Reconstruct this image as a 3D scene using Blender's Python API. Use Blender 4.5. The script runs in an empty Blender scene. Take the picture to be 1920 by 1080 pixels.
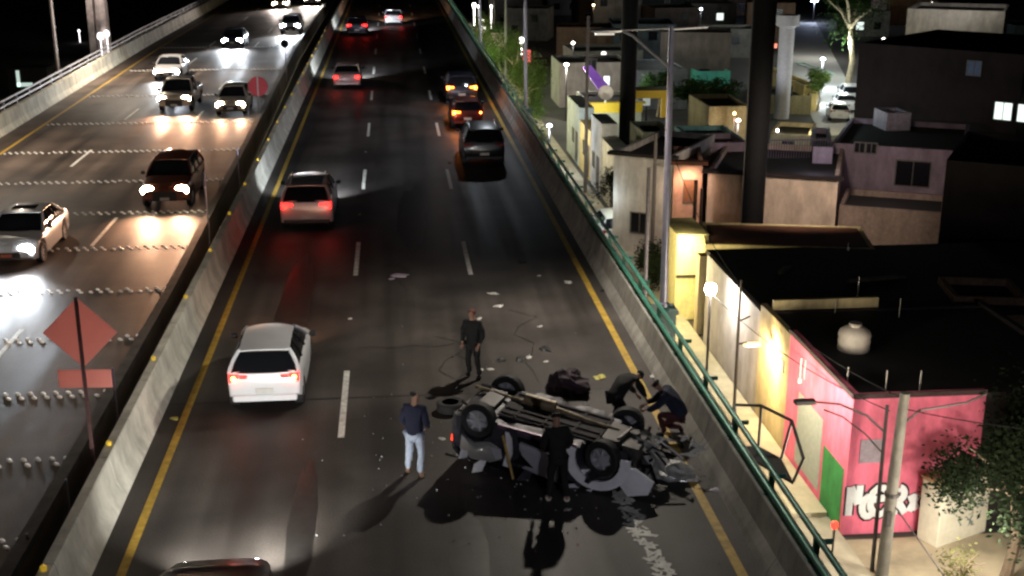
import bpy, bmesh, math, random
from mathutils import Vector, Matrix, noise
random.seed(7)
R = math.radians
C = bpy.context.scene.collection
sc = bpy.context.scene

# ---------------------------------------------------------------- camera
F, PITCH, YAW, H = 2300.0, R(17.13), R(5.5), 10.8
cam = bpy.data.objects.new('camera', bpy.data.cameras.new('camera')); C.objects.link(cam)
cam.data.sensor_width = 36; cam.data.lens = F / 1920 * 36
cam.data.clip_start = .1; cam.data.clip_end = 3000
cam.location = (0, 0, H); cam.rotation_euler = (math.pi / 2 - PITCH, 0, -YAW)
sc.camera = cam
# ---------------------------------------------------------------- night sky, moonlight, exposure
w = bpy.data.worlds.new('World'); sc.world = w; w.use_nodes = True
nt = w.node_tree; bg = nt.nodes['Background']
sky = nt.nodes.new('ShaderNodeTexSky'); sky.sky_type = 'NISHITA'; sky.sun_disc = False
sky.sun_elevation = R(-8); sky.sun_rotation = R(140)
nt.links.new(sky.outputs[0], bg.inputs[0]); bg.inputs[1].default_value = .05
sun = bpy.data.objects.new('moonlight', bpy.data.lights.new('moonlight', 'SUN')); C.objects.link(sun)
sun.data.energy = .006; sun.data.angle = R(.5); sun.data.color = (.8, .85, 1); sun.rotation_euler = (R(50), 0, R(-35))
sc.view_settings.view_transform = 'Standard'; sc.view_settings.look = 'None'
sc.view_settings.exposure = 0; sc.view_settings.gamma = 1; sc.view_settings.use_curve_mapping = False
sc.cycles.use_denoising = True
sc.cycles.max_bounces = 5; sc.cycles.sample_clamp_indirect = 3
sc.cycles.filter_width = 2.5

# ---------------------------------------------------------------- survey: sight lines of the photograph to metres
def _ray(px, py):
    x = (px - 960) / F; y = -(py - 540) / F
    dy = math.cos(PITCH) + y * math.sin(PITCH); dz = -math.sin(PITCH) + y * math.cos(PITCH)
    c, s = math.cos(YAW), math.sin(YAW)
    return (x * c + dy * s, -x * s + dy * c, dz)
def G(px, py, z=0.):
    d = _ray(px, py); t = (z - H) / d[2]; return Vector((d[0] * t, d[1] * t, z))
def PY(px, py, Y):
    d = _ray(px, py); t = Y / d[1]; return Vector((d[0] * t, Y, H + d[2] * t))

# ---------------------------------------------------------------- materials
MATS = {}
def mat(name, col, rough=.7, metal=0., em=None, es=0., var=.25, scale=6., bump=0., spec=.5, coat=0., trans=0.):
    if name in MATS: return MATS[name]
    m = bpy.data.materials.new(name); m.use_nodes = True; n = m.node_tree; b = n.nodes['Principled BSDF']
    b.inputs['Roughness'].default_value = rough; b.inputs['Metallic'].default_value = metal
    b.inputs['Specular IOR Level'].default_value = spec
    if coat: b.inputs['Coat Weight'].default_value = coat; b.inputs['Coat Roughness'].default_value = .08
    if trans: b.inputs['Transmission Weight'].default_value = trans
    b.inputs['Base Color'].default_value = (*col, 1)
    if var > 0:
        tc = n.nodes.new('ShaderNodeTexCoord'); t = n.nodes.new('ShaderNodeTexNoise')
        t.inputs['Scale'].default_value = scale; t.inputs['Detail'].default_value = 6; t.inputs['Roughness'].default_value = .65
        n.links.new(tc.outputs['Object'], t.inputs['Vector'])
        r = n.nodes.new('ShaderNodeValToRGB'); r.color_ramp.elements[0].position = .3; r.color_ramp.elements[1].position = .7
        r.color_ramp.elements[0].color = (*[c * (1 - var) for c in col], 1)
        r.color_ramp.elements[1].color = (*[min(1, c * (1 + var)) for c in col], 1)
        n.links.new(t.outputs['Fac'], r.inputs[0]); n.links.new(r.outputs[0], b.inputs['Base Color'])
        if 'wall' in name or 'concrete' in name or 'parapet' in name:
            mp = n.nodes.new('ShaderNodeMapping'); mp.inputs['Scale'].default_value = (1.1, 1.1, .38); n.links.new(tc.outputs['Object'], mp.inputs['Vector'])
            t2 = n.nodes.new('ShaderNodeTexNoise'); t2.inputs['Scale'].default_value = 1.2; t2.inputs['Detail'].default_value = 8; t2.inputs['Roughness'].default_value = .7; n.links.new(mp.outputs[0], t2.inputs['Vector'])
            r2 = n.nodes.new('ShaderNodeMapRange'); r2.inputs['From Min'].default_value = .35; r2.inputs['From Max'].default_value = .6; r2.inputs['To Min'].default_value = .66; r2.inputs['To Max'].default_value = 1.08
            n.links.new(t2.outputs['Fac'], r2.inputs[0]); vm = n.nodes.new('ShaderNodeVectorMath'); vm.operation = 'SCALE'
            n.links.new(r.outputs[0], vm.inputs[0]); n.links.new(r2.outputs[0], vm.inputs['Scale']); n.links.new(vm.outputs[0], b.inputs['Base Color'])
        if bump:
            bp = n.nodes.new('ShaderNodeBump'); bp.inputs['Strength'].default_value = bump; bp.inputs['Distance'].default_value = .05
            n.links.new(t.outputs['Fac'], bp.inputs['Height']); n.links.new(bp.outputs[0], b.inputs['Normal'])
    if em:
        b.inputs['Emission Color'].default_value = (*em, 1); b.inputs['Emission Strength'].default_value = es
    MATS[name] = m; return m

def asphalt(name, col, along, rough=.5):
    m = bpy.data.materials.new(name); m.use_nodes = True; n = m.node_tree; b = n.nodes['Principled BSDF']
    L = n.links.new
    tc = n.nodes.new('ShaderNodeTexCoord')
    mp = n.nodes.new('ShaderNodeMapping'); mp.inputs['Scale'].default_value = along; L(tc.outputs['Object'], mp.inputs['Vector'])
    t1 = n.nodes.new('ShaderNodeTexNoise'); t1.inputs['Scale'].default_value = 1; t1.inputs['Detail'].default_value = 5; L(mp.outputs[0], t1.inputs['Vector'])
    t2 = n.nodes.new('ShaderNodeTexNoise'); t2.inputs['Scale'].default_value = 28; t2.inputs['Detail'].default_value = 4; L(tc.outputs['Object'], t2.inputs['Vector'])
    t3 = n.nodes.new('ShaderNodeTexNoise'); t3.inputs['Scale'].default_value = .35; t3.inputs['Detail'].default_value = 5; L(tc.outputs['Object'], t3.inputs['Vector'])
    def ramp(src, a, bb, lo, hi):
        r = n.nodes.new('ShaderNodeMapRange'); r.inputs['From Min'].default_value = lo; r.inputs['From Max'].default_value = hi
        r.inputs['To Min'].default_value = a; r.inputs['To Max'].default_value = bb; L(src, r.inputs[0]); return r.outputs[0]
    def mul(a, b2):
        q = n.nodes.new('ShaderNodeMath'); q.operation = 'MULTIPLY'; L(a, q.inputs[0]); L(b2, q.inputs[1]); return q.outputs[0]
    k = mul(mul(ramp(t1.outputs['Fac'], .4, 1.6, .3, .7), ramp(t2.outputs['Fac'], .75, 1.25, .3, .7)), ramp(t3.outputs['Fac'], .6, 1.4, .35, .65))
    v = n.nodes.new('ShaderNodeVectorMath'); v.operation = 'SCALE'; v.inputs[0].default_value = col; L(k, v.inputs['Scale']); L(v.outputs[0], b.inputs['Base Color'])
    L(ramp(t1.outputs['Fac'], rough - .1, rough + .12, .3, .7), b.inputs['Roughness'])
    b.inputs['Specular IOR Level'].default_value = .28
    bp = n.nodes.new('ShaderNodeBump'); bp.inputs['Strength'].default_value = .35; bp.inputs['Distance'].default_value = .01
    L(t2.outputs['Fac'], bp.inputs['Height']); L(bp.outputs[0], b.inputs['Normal'])
    MATS[name] = m; return m

A_MAIN = asphalt('asphalt_main', (.058,.051,.047), (.9,.03,1), .56)
A_LEFT = asphalt('asphalt_left', (.085,.066,.055), (1.1,.02,1), .56)
CONC = mat('concrete', (.34, .33, .30), .8, var=.3, scale=1.3, bump=.3)
CONC_L = mat('concrete_pale', (.62,.61,.54), .8, var=.25, scale=.9, bump=.3)
YEL = mat('road_yellow', (.50, .32, .05), .6, var=.35, scale=4)
WHT = mat('road_white', (.72,.72,.68), .6, var=.35, scale=5)
GREEN = mat('green_rail_paint', (.06, .26, .19), .4, .2, var=.3, scale=3)
STEEL = mat('galvanised_steel', (.42, .42, .44), .45, .6, var=.2, scale=3)
DARKST = mat('dark_steel', (.05, .045, .045), .5, .4, var=.3)
BLACKM = mat('black_metal', (.006,.006,.007), .8, 0, var=.3, spec=.1)
RUBBER = mat('tyre_rubber', (.014, .014, .015), .75, var=.3, scale=20)
RIM = mat('alloy_rim', (.55,.55,.60), .35, .25, var=.1)
GLASS = mat('dark_car_glass', (.010, .011, .014), .08, 0, var=0, spec=.7)
PLASTIC = mat('black_plastic', (.018, .018, .02), .5, var=.2)
HEAD_W = mat('headlight_white', (.9,.9,.9), .3, em=(.92,.96,1), es=110, var=0)
HEAD_Y = mat('headlight_warm', (.9, .85, .75), .3, em=(1,.82,.56), es=90, var=0)
HEAD_OFF = mat('headlight_off', (.5, .52, .55), .15, .3, var=0)
TAIL = mat('tail_red_lit', (.5, .02, .02), .3, em=(1,.012,.010), es=9, var=0)
TAIL_O = mat('tail_orange_lit', (.6,.2,.05), .3, em=(1,.16,.01), es=26, var=0)
TAIL_OFF = mat('tail_red_off', (.22, .012, .012), .25, var=0)
PLATE = mat('number_plate', (.6, .6, .58), .5, var=.1)

# ---------------------------------------------------------------- mesh builder
class MB:
    def __init__(s): s.v = []; s.f = []
    def add(s, vs, fs):
        k = len(s.v); s.v += [tuple(v) for v in vs]; s.f += [tuple(i + k for i in f) for f in fs]; return s
    def box(s, x0, x1, y0, y1, z0, z1, m=None):
        vs = [Vector(p) for p in ((x0,y0,z0),(x1,y0,z0),(x1,y1,z0),(x0,y1,z0),(x0,y0,z1),(x1,y0,z1),(x1,y1,z1),(x0,y1,z1))]
        if m: vs = [m @ v for v in vs]
        return s.add(vs, [(0,3,2,1),(4,5,6,7),(0,1,5,4),(1,2,6,5),(2,3,7,6),(3,0,4,7)])
    def tube(s, pts, r, n=8, cap=True, flat=None):
        pts = [Vector(p) for p in pts]; rs = r if isinstance(r, (list, tuple)) else [r] * len(pts)
        vs = []; fs = []; up0 = None
        for i, p in enumerate(pts):
            a = pts[max(0, i - 1)]; b = pts[min(len(pts) - 1, i + 1)]; t = (b - a).normalized()
            if up0 is None:
                up0 = t.orthogonal().normalized()
            u = (up0 - t * up0.dot(t))
            u = u.normalized() if u.length > 1e-6 else t.orthogonal().normalized()
            up0 = u; q = t.cross(u)
            for k in range(n):
                an = 2 * math.pi * k / n; o = (u * math.cos(an) + q * math.sin(an)) * rs[i]
                if flat is not None: o = o - flat[0] * o.dot(flat[0]) * (1 - flat[1])
                vs.append(p + o)
        for i in range(len(pts) - 1):
            for k in range(n):
                k2 = (k + 1) % n; fs.append((i*n+k, i*n+k2, (i+1)*n+k2, (i+1)*n+k))
        if cap: fs.append(tuple(range(n))[::-1]); fs.append(tuple((len(pts)-1)*n + k for k in range(n)))
        return s.add(vs, fs)
    def lathe(s, prof, n=20, c=(0,0,0), m=None, cap=True):
        vs = []; fs = []
        for (r, z) in prof:
            for k in range(n):
                a = 2*math.pi*k/n; v = Vector((r*math.cos(a), r*math.sin(a), z)); v = (m @ v) if m else v + Vector(c); vs.append(v)
        for i in range(len(prof)-1):
            for k in range(n):
                k2 = (k+1) % n; fs.append((i*n+k, i*n+k2, (i+1)*n+k2, (i+1)*n+k))
        if cap and prof[0][0] > 1e-4: fs.append(tuple(range(n))[::-1])
        if cap and prof[-1][0] > 1e-4: fs.append(tuple((len(prof)-1)*n + k for k in range(n)))
        return s.add(vs, fs)
    def prism(s, poly, axis_pts):  # poly of (x,z) swept along list of (dx, y)
        n = len(poly); vs = []; fs = []
        for (dx, y) in axis_pts: vs += [(x + dx, y, z) for x, z in poly]
        for i in range(len(axis_pts)-1):
            for k in range(n):
                k2 = (k+1) % n; fs.append((i*n+k, (i+1)*n+k, (i+1)*n+k2, i*n+k2))
        fs.append(tuple(range(n))); fs.append(tuple((len(axis_pts)-1)*n+k for k in range(n))[::-1])
        return s.add(vs, fs)
    def build(s, name, m, parent=None, smooth=False, bev=0):
        me = bpy.data.meshes.new(name); me.from_pydata(s.v, [], s.f); me.materials.append(m)
        bm = bmesh.new(); bm.from_mesh(me); bmesh.ops.recalc_face_normals(bm, faces=bm.faces)
        bm.to_mesh(me); bm.free()
        if smooth:
            for p in me.polygons: p.use_smooth = True
            me.set_sharp_from_angle(angle=R(40))
        o = bpy.data.objects.new(name, me); C.objects.link(o)
        if parent: o.parent = parent
        if bev:
            b = o.modifiers.new('bevel', 'BEVEL'); b.width = bev; b.segments = 2; b.limit_method = 'ANGLE'
        return o

def tag(o, label, cat, group=None, kind=None):
    if label: o['label'] = label
    if cat: o['category'] = cat
    if group: o['group'] = group
    if kind: o['kind'] = kind
    return o
def thing(name, label, cat, loc=(0,0,0), rz=0, group=None):
    o = bpy.data.objects.new(name, None); C.objects.link(o); o.location = loc; o.rotation_euler = (0,0,rz); o.empty_display_size = .2
    return tag(o, label, cat, group)
def struct(o): o['kind'] = 'structure'; return o
def spot(name, loc, aim, power, col, ang, blend=.6, size=.1, parent=None):
    l = bpy.data.lights.new(name, 'SPOT'); l.energy = power; l.color = col; l.spot_size = R(ang); l.spot_blend = blend; l.shadow_soft_size = size
    o = bpy.data.objects.new(name, l); C.objects.link(o); o.location = loc
    o.rotation_euler = (Vector(aim) - Vector(loc)).to_track_quat('-Z', 'Y').to_euler()
    if parent: o.parent = parent
    return o
def point(name, loc, power, col, size=.15, parent=None):
    l = bpy.data.lights.new(name, 'POINT'); l.energy = power; l.color = col; l.shadow_soft_size = size
    o = bpy.data.objects.new(name, l); C.objects.link(o); o.location = loc
    if parent: o.parent = parent
    return o

# ================================================================ SETTING
GZ = -6.0
gr = MB().add([(-900,-100,GZ-.05),(900,-100,GZ-.05),(900,1600,GZ-.05),(-900,1600,GZ-.05)], [(0,1,2,3)]).build('ground', mat('town_ground', (.05,.047,.042), .9, var=.4, scale=.2))
struct(gr)
def dx(Y):  # the left carriageway drifts away slowly beyond 35 m
    return -.017 * min(max(0, Y - 35), 70)
YS = [-5, 35] + [35 + i * 10 for i in range(1, 8)] + [150, 330]
def ribbon(x0, x1, z, ys, drift=False):
    m = MB(); vs = []; fs = []
    for y in ys:
        d = dx(y) if drift else 0; vs += [(x0 + d, y, z), (x1 + d, y, z)]
    for i in range(len(ys) - 1): fs.append((2*i, 2*i+1, 2*i+3, 2*i+2))
    return m.add(vs, fs)
def deck(x0, x1, z0, z1, drift):
    return MB().prism([(x0,z0),(x1,z0),(x1,z1),(x0,z1)], [(dx(y) if drift else 0, y) for y in YS])
struct(deck(-5.75, 6.75, -1.3, 0, False).build('road', A_MAIN))
struct(deck(-19.6, -6.6, -1.3, 0, True).build('road', A_LEFT))
# side street, its pavement and the yard below
struct(MB().add([(7.5,-5,GZ),(12.2,-5,GZ),(12.2,300,GZ),(7.5,300,GZ)], [(0,1,2,3)]).build('street', mat('street_paving', (.32,.29,.22), .8, var=.3, scale=.8, bump=.2)))
struct(MB().add([(12.2,-5,GZ),(40,-5,GZ),(40,29.6,GZ),(12.2,29.6,GZ)], [(0,1,2,3)]).build('pavement', mat('yard_dirt', (.30,.25,.17), .9, var=.35, scale=.7, bump=.4)))
struct(MB().box(11.1, 12.15, 31, 62, GZ, GZ+.15).build('pavement', mat('kerb_paving', (.42,.38,.27), .8, var=.25, scale=1.5), bev=.02))

# painted lines
def line(name, x0, x1, y0, y1, m, drift=False, z=.004):
    ys = [y0] + [y for y in YS if y0 < y < y1] + [y1]
    return struct(ribbon(x0, x1, z, ys, drift).build(name, m))
line('yellow_line', -4.92, -4.76, 5, 260, YEL)
line('yellow_line', 5.58, 5.76, 5, 260, YEL)
line('yellow_line', -17.9, -17.74, 20, 260, YEL, True)
def dashes(x, per, ln, y0, n, drift):
    m = MB()
    for i in range(n):
        y = y0 + i * per; d = dx(y) if drift else 0
        m.add([(x-.07+d, y, .004), (x+.07+d, y, .004), (x+.07+d, y+ln, .004), (x-.07+d, y+ln, .004)], [(0,1,2,3)])
    return struct(m.build('lane_line', WHT))
dashes(-1.33, 12.25, 4.0, 24.4, 16, False); dashes(2.22, 12.25, 4.0, 36.4, 15, False)
dashes(-13.9, 12.6, 4.0, 17.0, 15, True); dashes(-10.15, 12.6, 4.0, 15.8, 15, True)
# worn, broken thermoplastic line in the foreground
m = MB()
for i in range(330):
    y = 12 + random.random() * 9.3; x = 4.18 + (21 - y) * .055 + random.uniform(-.15, .15)
    a = random.uniform(0, 3.1); L_ = random.uniform(.05, .16); W_ = random.uniform(.02, .055)
    u = Vector((math.cos(a), math.sin(a), 0)); v = Vector((-u.y, u.x, 0)); c = Vector((x, y, .0045 + i * .000015))
    m.add([c - u*L_ - v*W_, c + u*L_ - v*W_*.5, c + u*L_ + v*W_, c - u*L_*.8 + v*W_], [(0,1,2,3)])
struct(m.build('worn_road_line', WHT))
# expansion joint and oil patches of the main deck
joint = mat('joint_rubber', (.012,.012,.012), .6, var=0)
for y in (26.6, 56, 86):
    struct(MB().add([(-5.3,y,.003),(6.05,y,.003),(6.05,y+.07,.003),(-5.3,y+.07,.003)], [(0,1,2,3)]).build('road_joint', joint))
pm = mat('asphalt_patch', (.03,.028,.027), .4, var=.4, scale=3)
for k, (cx, cy, rx, ry) in enumerate(((-1.9,20.5,.25,2.8),(1.1,19.2,.35,1.6),(-3.0,34,.45,5.),(0.5,44,.5,4.5),(.9,47,.3,3.0))):
    n = 26; pts = [(cx + rx*math.cos(2*math.pi*i/n)*(1+.25*noise.noise((i*.9,k,0))), cy + ry*math.sin(2*math.pi*i/n)*(1+.25*noise.noise((i*.7,k,5))), .0025+k*.0001) for i in range(n)]
    struct(MB().add(pts, [tuple(range(n))]).build('road_patch', pm))

# raised stud rumble strips across the left carriageway
stud_m = mat('stud_white', (.92,.91,.88), .45, var=.2, scale=12)
strips = [20.3, 23.75, 27.45, 31.4, 35.75, 40.6, 45.7, 51.4, 58.2, 66.3, 76.5, 89, 104]
names_near = ['nearest the camera, beside the bare gap', 'second from the camera, below the orange plate', 'just under the orange plate sign', 'passing behind the orange diamond sign', 'just above the orange diamond sign', 'crossing ahead of the white sedan', 'level with the roof of the white sedan', 'under the brown car\'s headlights', 'just behind the brown car\'s roof', 'in front of the pickup truck', 'under the pickup, before the round sign', 'behind the round red sign', 'farthest up the carriageway']
stud_me = None
for k, y in enumerate(strips):
    t = thing('rumble_strip', 'row of white road studs, ' + names_near[k], 'rumble strip', (dx(y), y, 0), 0, 'stud rumble strips across the oncoming lanes')
    for n_ in range(38):
        for (ox, oy) in ((0,-.13),(.14,.13)):
            if stud_me is not None and random.random() < .06: continue
            if stud_me is None:
                o = MB().lathe([(.10,.004),(.095,.02),(.06,.042),(.0001,.048)], 8).build('stud', stud_m, t, True); stud_me = o
            else: o = stud_me.copy(); C.objects.link(o); o.parent = t
            o.location = (-17.6 + n_*.285 + ox, oy, 0); o.rotation_euler = (0, 0, R(32)); o.scale = (.55, 1.25, .8 + random.uniform(-.3, .1))
# median barrier
mb_prof = [(-5.33,0),(-5.38,.1),(-5.50,.32),(-5.58,.82),(-5.60,.85),(-5.78,.85),(-5.80,.82),(-5.80,-.5),(-5.33,-.5)]
bm_ = MB()
for i in range(60):
    y = -2 + i * 4.0; bm_.prism(mb_prof, [(0, y + .012), (0, y + 3.988)])
tag(bm_.build('median_barrier', CONC_L), 'pale concrete median barrier with yellow reflectors on top', 'barrier')
refl = mat('reflector_yellow', (.6,.42,.04), .3, em=(1,.62,.04), es=.3, var=0)
proto = None
for i in range(20):
    y = 17.79 + i * 4.75
    m_ = MB().lathe([(.06,0),(.06,.05),(.075,.06),(.075,.10),(.04,.135),(.0001,.145)], 12) if proto is None else None
    if proto is None: o = m_.build('reflector', refl, smooth=True); proto = o
    else: o = proto.copy(); C.objects.link(o)
    o.location = (-5.70, y, .85); o.scale = (.72,)*3
    ORD = 'first second third fourth fifth sixth seventh eighth ninth tenth eleventh twelfth thirteenth fourteenth fifteenth sixteenth seventeenth eighteenth nineteenth twentieth'.split()
    where = ['at the very bottom of the frame', 'beside the worn bottom stretch of barrier', 'level with the white hatchback', 'above the white hatchback'][i] if i < 4 else ('number %d from the bottom' % (i+1))
    tag(o, ('yellow dome reflector on the median barrier, ' + where) if i < 4 else ('small yellow dome reflector, %s from the bottom along the median barrier' % ORD[i]), 'reflector', 'yellow reflectors along the median barrier')
# inner kerb upstand of the left deck
tag(MB().prism([(-6.85,0),(-6.6,0),(-6.6,.16),(-6.85,.16)], [(dx(y), y) for y in YS]).build('kerb', mat('dark_concrete',(.10,.095,.09),.85,var=.3,scale=2)), 'dark low concrete kerb along the gap between carriageways', 'kerb')

# right parapet and green railing
rp = [(6.06,0),(6.12,.12),(6.24,.30),(6.34,.80),(6.36,.82),(6.62,.82),(6.66,.78),(6.72,-1.3),(6.06,-1.3)]
bm_ = MB()
for i in range(62):
    y = -2 + i * 5.0; bm_.prism(rp, [(0, y + .01), (0, y + 4.99)])
tag(bm_.build('parapet', CONC), 'grey concrete parapet with scuffs along the right shoulder', 'parapet')
rail = thing('railing', 'green two-rail metal railing on top of the right parapet', 'railing', (6.45, 0, .82))
for (x_, z_) in ((-.02,.16),(.05,.46)):
    MB().tube([(x_, y, z_) for y in range(2, 246, 4)], .055, 10).build('rail', GREEN, rail, True)
pst = None
for i in range(66):
    if pst is None:
        q = MB().box(.03,.13,-.035,.035,0,.46).box(-.08,.17,-.08,.08,0,.02).box(.1,.34,-.03,.03,.28,.36)
        pst = q.build('post', mat('green_dark_paint',(.02,.10,.075),.45,.2), rail, bev=.005); o = pst
    else: o = pst.copy(); C.objects.link(o); o.parent = rail
    o.location = (0, 5 + i * 2.4, 0)
# left parapet and railing
lp = [(-19.0,0),(-19.05,.12),(-19.15,.3),(-19.22,.95),(-19.5,.95),(-19.55,-1.3),(-19.0,-1.3)]
bm_ = MB()
for i in range(64):
    y = i * 4.5; bm_.prism(lp, [(dx(y), y + .01), (dx(y+4.5), y + 4.49)])
tag(bm_.build('parapet', mat('parapet_cream',(.80,.77,.64),.8,var=.18,scale=.8,bump=.3)), 'cream concrete parapet along the far left edge of the oncoming lanes', 'parapet')
lr = thing('railing', 'pale grey two-rail metal railing on top of the left parapet', 'railing', (-19.4, 0, .95))
for z_ in (.22, .5):
    MB().tube([(dx(y), y, z_) for y in YS if y > 0], .06, 8).build('rail', mat('rail_pale',(.5,.5,.54),.4,.4), lr, True)
pst = None
for i in range(70):
    if pst is None: pst = MB().box(-.04,.04,-.04,.04,0,.5).build('post', STEEL, lr); o = pst
    else: o = pst.copy(); C.objects.link(o); o.parent = lr
    y = 30 + i * 2.5; o.location = (dx(y), y, 0)

# ================================================================ LAMP POSTS on the viaduct
def big_lamp(Y, label, lit):
    t = thing('street_lamp', label, 'street lamp', (7.15, Y, -1.0), 0, 'tall street lamps outside the right parapet')
    MB().box(-.30,.36,-.32,.32,0,1.25).box(-.36,.42,-.38,.38,1.25,1.36).build('pedestal', mat('pedestal_concrete',(.09,.14,.13),.7,var=.3,scale=2), t, bev=.02)
    MB().tube([(.05,0,1.36),(.05,0,1.5),(.06,0,1.52),(.03,0,5),(0,0,8.95)], [.17,.17,.105,.09,.065], 12).build('pole', mat('pole_paint',(.30,.29,.36),.35,.5,var=.15), t, True)
    MB().tube([(0,0,7.9),(-.45,0,8.25),(-1.0,0,8.72),(-1.3,0,8.85)], [.045,.04,.035,.03], 8).tube([(0,0,8.88),(.95,0,8.93)], .03, 8).tube([(-1.25,0,8.86),(0,0,8.9)], .018, 6).build('arm', STEEL, t, True)
    hd = MB().lathe([(.0001,-.42),(.07,-.38),(.13,-.1),(.14,.15),(.08,.4),(.0001,.43)], 12, m=Matrix.Translation((-1.7,0,8.86)) @ Matrix.Rotation(R(90),4,'Y') @ Matrix.Scale(.55,4,(1,0,0))).build('lamp_head', STEEL, t, True)
    MB().box(-1.98,-1.5,-.09,.09,8.75,8.785).build('lens', mat('lamp_lens_lit',(.8,.8,.8),.3,em=(1,.9,.72),es=.6,var=0) if lit else mat('lamp_lens_off',(.5,.5,.45),.3,var=0), hd)
    return t
big_lamp(31.5, 'tall grey street lamp with its arm reaching over the crash', True)
big_lamp(67, 'second tall street lamp along the viaduct, its top out of frame', False)
big_lamp(102, 'third slim street lamp along the viaduct, farthest up the road', False)
spot('lamp_or_fill_light', (5.4, 31.5, 7.68), (3.3, 27.0, 0), 3000, (1,.90,.76), 150, .8, .15)
spot('lamp_or_fill_light', (5.4, -4, 7.7), (4.0, 21.0, 0), 3000, (.93,.93,1), 70, .9, .15)  # added fill from behind the camera, no lamp stands there
spot('lamp_or_fill_light', (5.4, 67, 7.6), (1.0, 66, 0), 1300, (.85,.92,1), 158, .9, .15)  # added fill at the unlit second lamp, lifts the dark lanes
for (x_, y_, p_) in ((-17.3, 84, 4200), (-17.3, 56, 2300), (-12.5, 30, 700)): spot('lamp_or_fill_light', (x_, y_, 8.2), (x_ - .3, y_, 0), p_ * 1.7, (1,.84,.66), 158, .9, .15)  # unseen lights added to brighten the oncoming lanes and left parapet
# service platform hung on the railing
pf = thing('platform_frame', 'dark steel service platform frame hung outside the green railing', 'platform', (7.3, 22.6, -.3))
top = [(-.75,-.75,.95),(-.2,1.25,.95),(.35,1.15,.95),(.75,.3,.95),(.55,-1.1,.75)]
low = [(-.35,.9,.15),(.25,.85,.15),(.55,.2,.15),(.45,-.9,.15)]
m = MB().tube(top, .035, 8).tube([top[0],(-.85,-.45,.2),(-.5,-.3,.15)], .035, 8)
for a, b in ((1,0),(2,1),(3,2),(4,3)): m.tube([top[a], low[b]], .03, 6)
m.build('guard_rail', DARKST, pf, True)
MB().add([*low, *[(x,y,z-.06) for x,y,z in low]], [(0,1,2,3),(7,6,5,4),(0,4,5,1),(1,5,6,2),(2,6,7,3),(3,7,4,0)]).build('floor_plate', DARKST, pf)
MB().tube([(-.6,0,.1),(-.95,0,.35)], .04, 6).tube([(-.6,-.6,.1),(-.95,-.6,.35)], .04, 6).build('bracket', DARKST, pf)

# ================================================================ CARS
def lerp_key(keys, y):
    if y <= keys[0][0]: return keys[0][1:]
    for a, b in zip(keys, keys[1:]):
        if y <= b[0]:
            t = (y - a[0]) / (b[0] - a[0]); t = t*t*(3-2*t)*.5 + t*.5
            return tuple(p + (q - p) * t for p, q in zip(a[1:], b[1:]))
    return keys[-1][1:]
KINDS = {   # half width, wheel radius, rear/front axle, body keys (y, zbottom, ztop, width factor), greenhouse: belt rear/front, roof rear/front, roof z
 'hatch': dict(w=.84, wr=.32, ax=(-1.28,1.28), keys=[(-1.93,.50,.78,.84),(-1.88,.42,.99,.93),(-1.6,.30,1.02,1),(0,.2,.96,1),(.9,.2,.93,1),(1.5,.22,.84,.97),(1.85,.26,.72,.88),(1.98,.38,.58,.74)], belt=(-1.86,.9), roof=(-1.5,.05), rz=1.47),
 'suv': dict(w=.93, wr=.36, ax=(-1.35,1.38), keys=[(-2.22,.45,.85,.85),(-2.16,.34,1.08,.95),(-1.8,.28,1.12,1),(0,.26,1.10,1),(1.0,.26,1.08,1),(1.75,.3,.98,.96),(2.1,.34,.86,.9),(2.25,.45,.70,.78)], belt=(-2.12,1.02), roof=(-1.72,.30), rz=1.64),
 'sedan': dict(w=.90, wr=.32, ax=(-1.35,1.38), keys=[(-2.30,.42,.72,.80),(-2.22,.28,.93,.92),(-1.7,.22,.99,.98),(-.8,.2,.97,1),(.8,.2,.95,1),(1.6,.22,.84,.97),(2.1,.26,.70,.89),(2.28,.38,.56,.74)], belt=(-1.55,1.05), roof=(-.95,.25), rz=1.44),
 'pickup': dict(w=.93, wr=.37, ax=(-1.55,1.55), keys=[(-2.65,.5,.8,.95),(-2.6,.42,1.05,.98),(-1.0,.36,1.08,1),(.5,.34,1.08,1),(1.2,.34,1.06,1),(2.1,.36,.98,.96),(2.5,.4,.8,.88)], belt=(-.75,1.25), roof=(-.6,.55), rz=1.72),
}
def crumple(vs, amt):
    out = []
    for v in vs:
        v = Vector(v); k = max(0, min(1, (v.y - .9) / 1.0)) * amt + .26 * amt
        n = noise.noise_vector(v * 2.7) * .38 + noise.noise_vector(v * 7) * .12
        if v.y < -1.35: v.y = -1.35 + (v.y + 1.35) * .5
        v = v + n * k; v.y -= .35 * k
        out.append(tuple(v))
    return out
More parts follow.
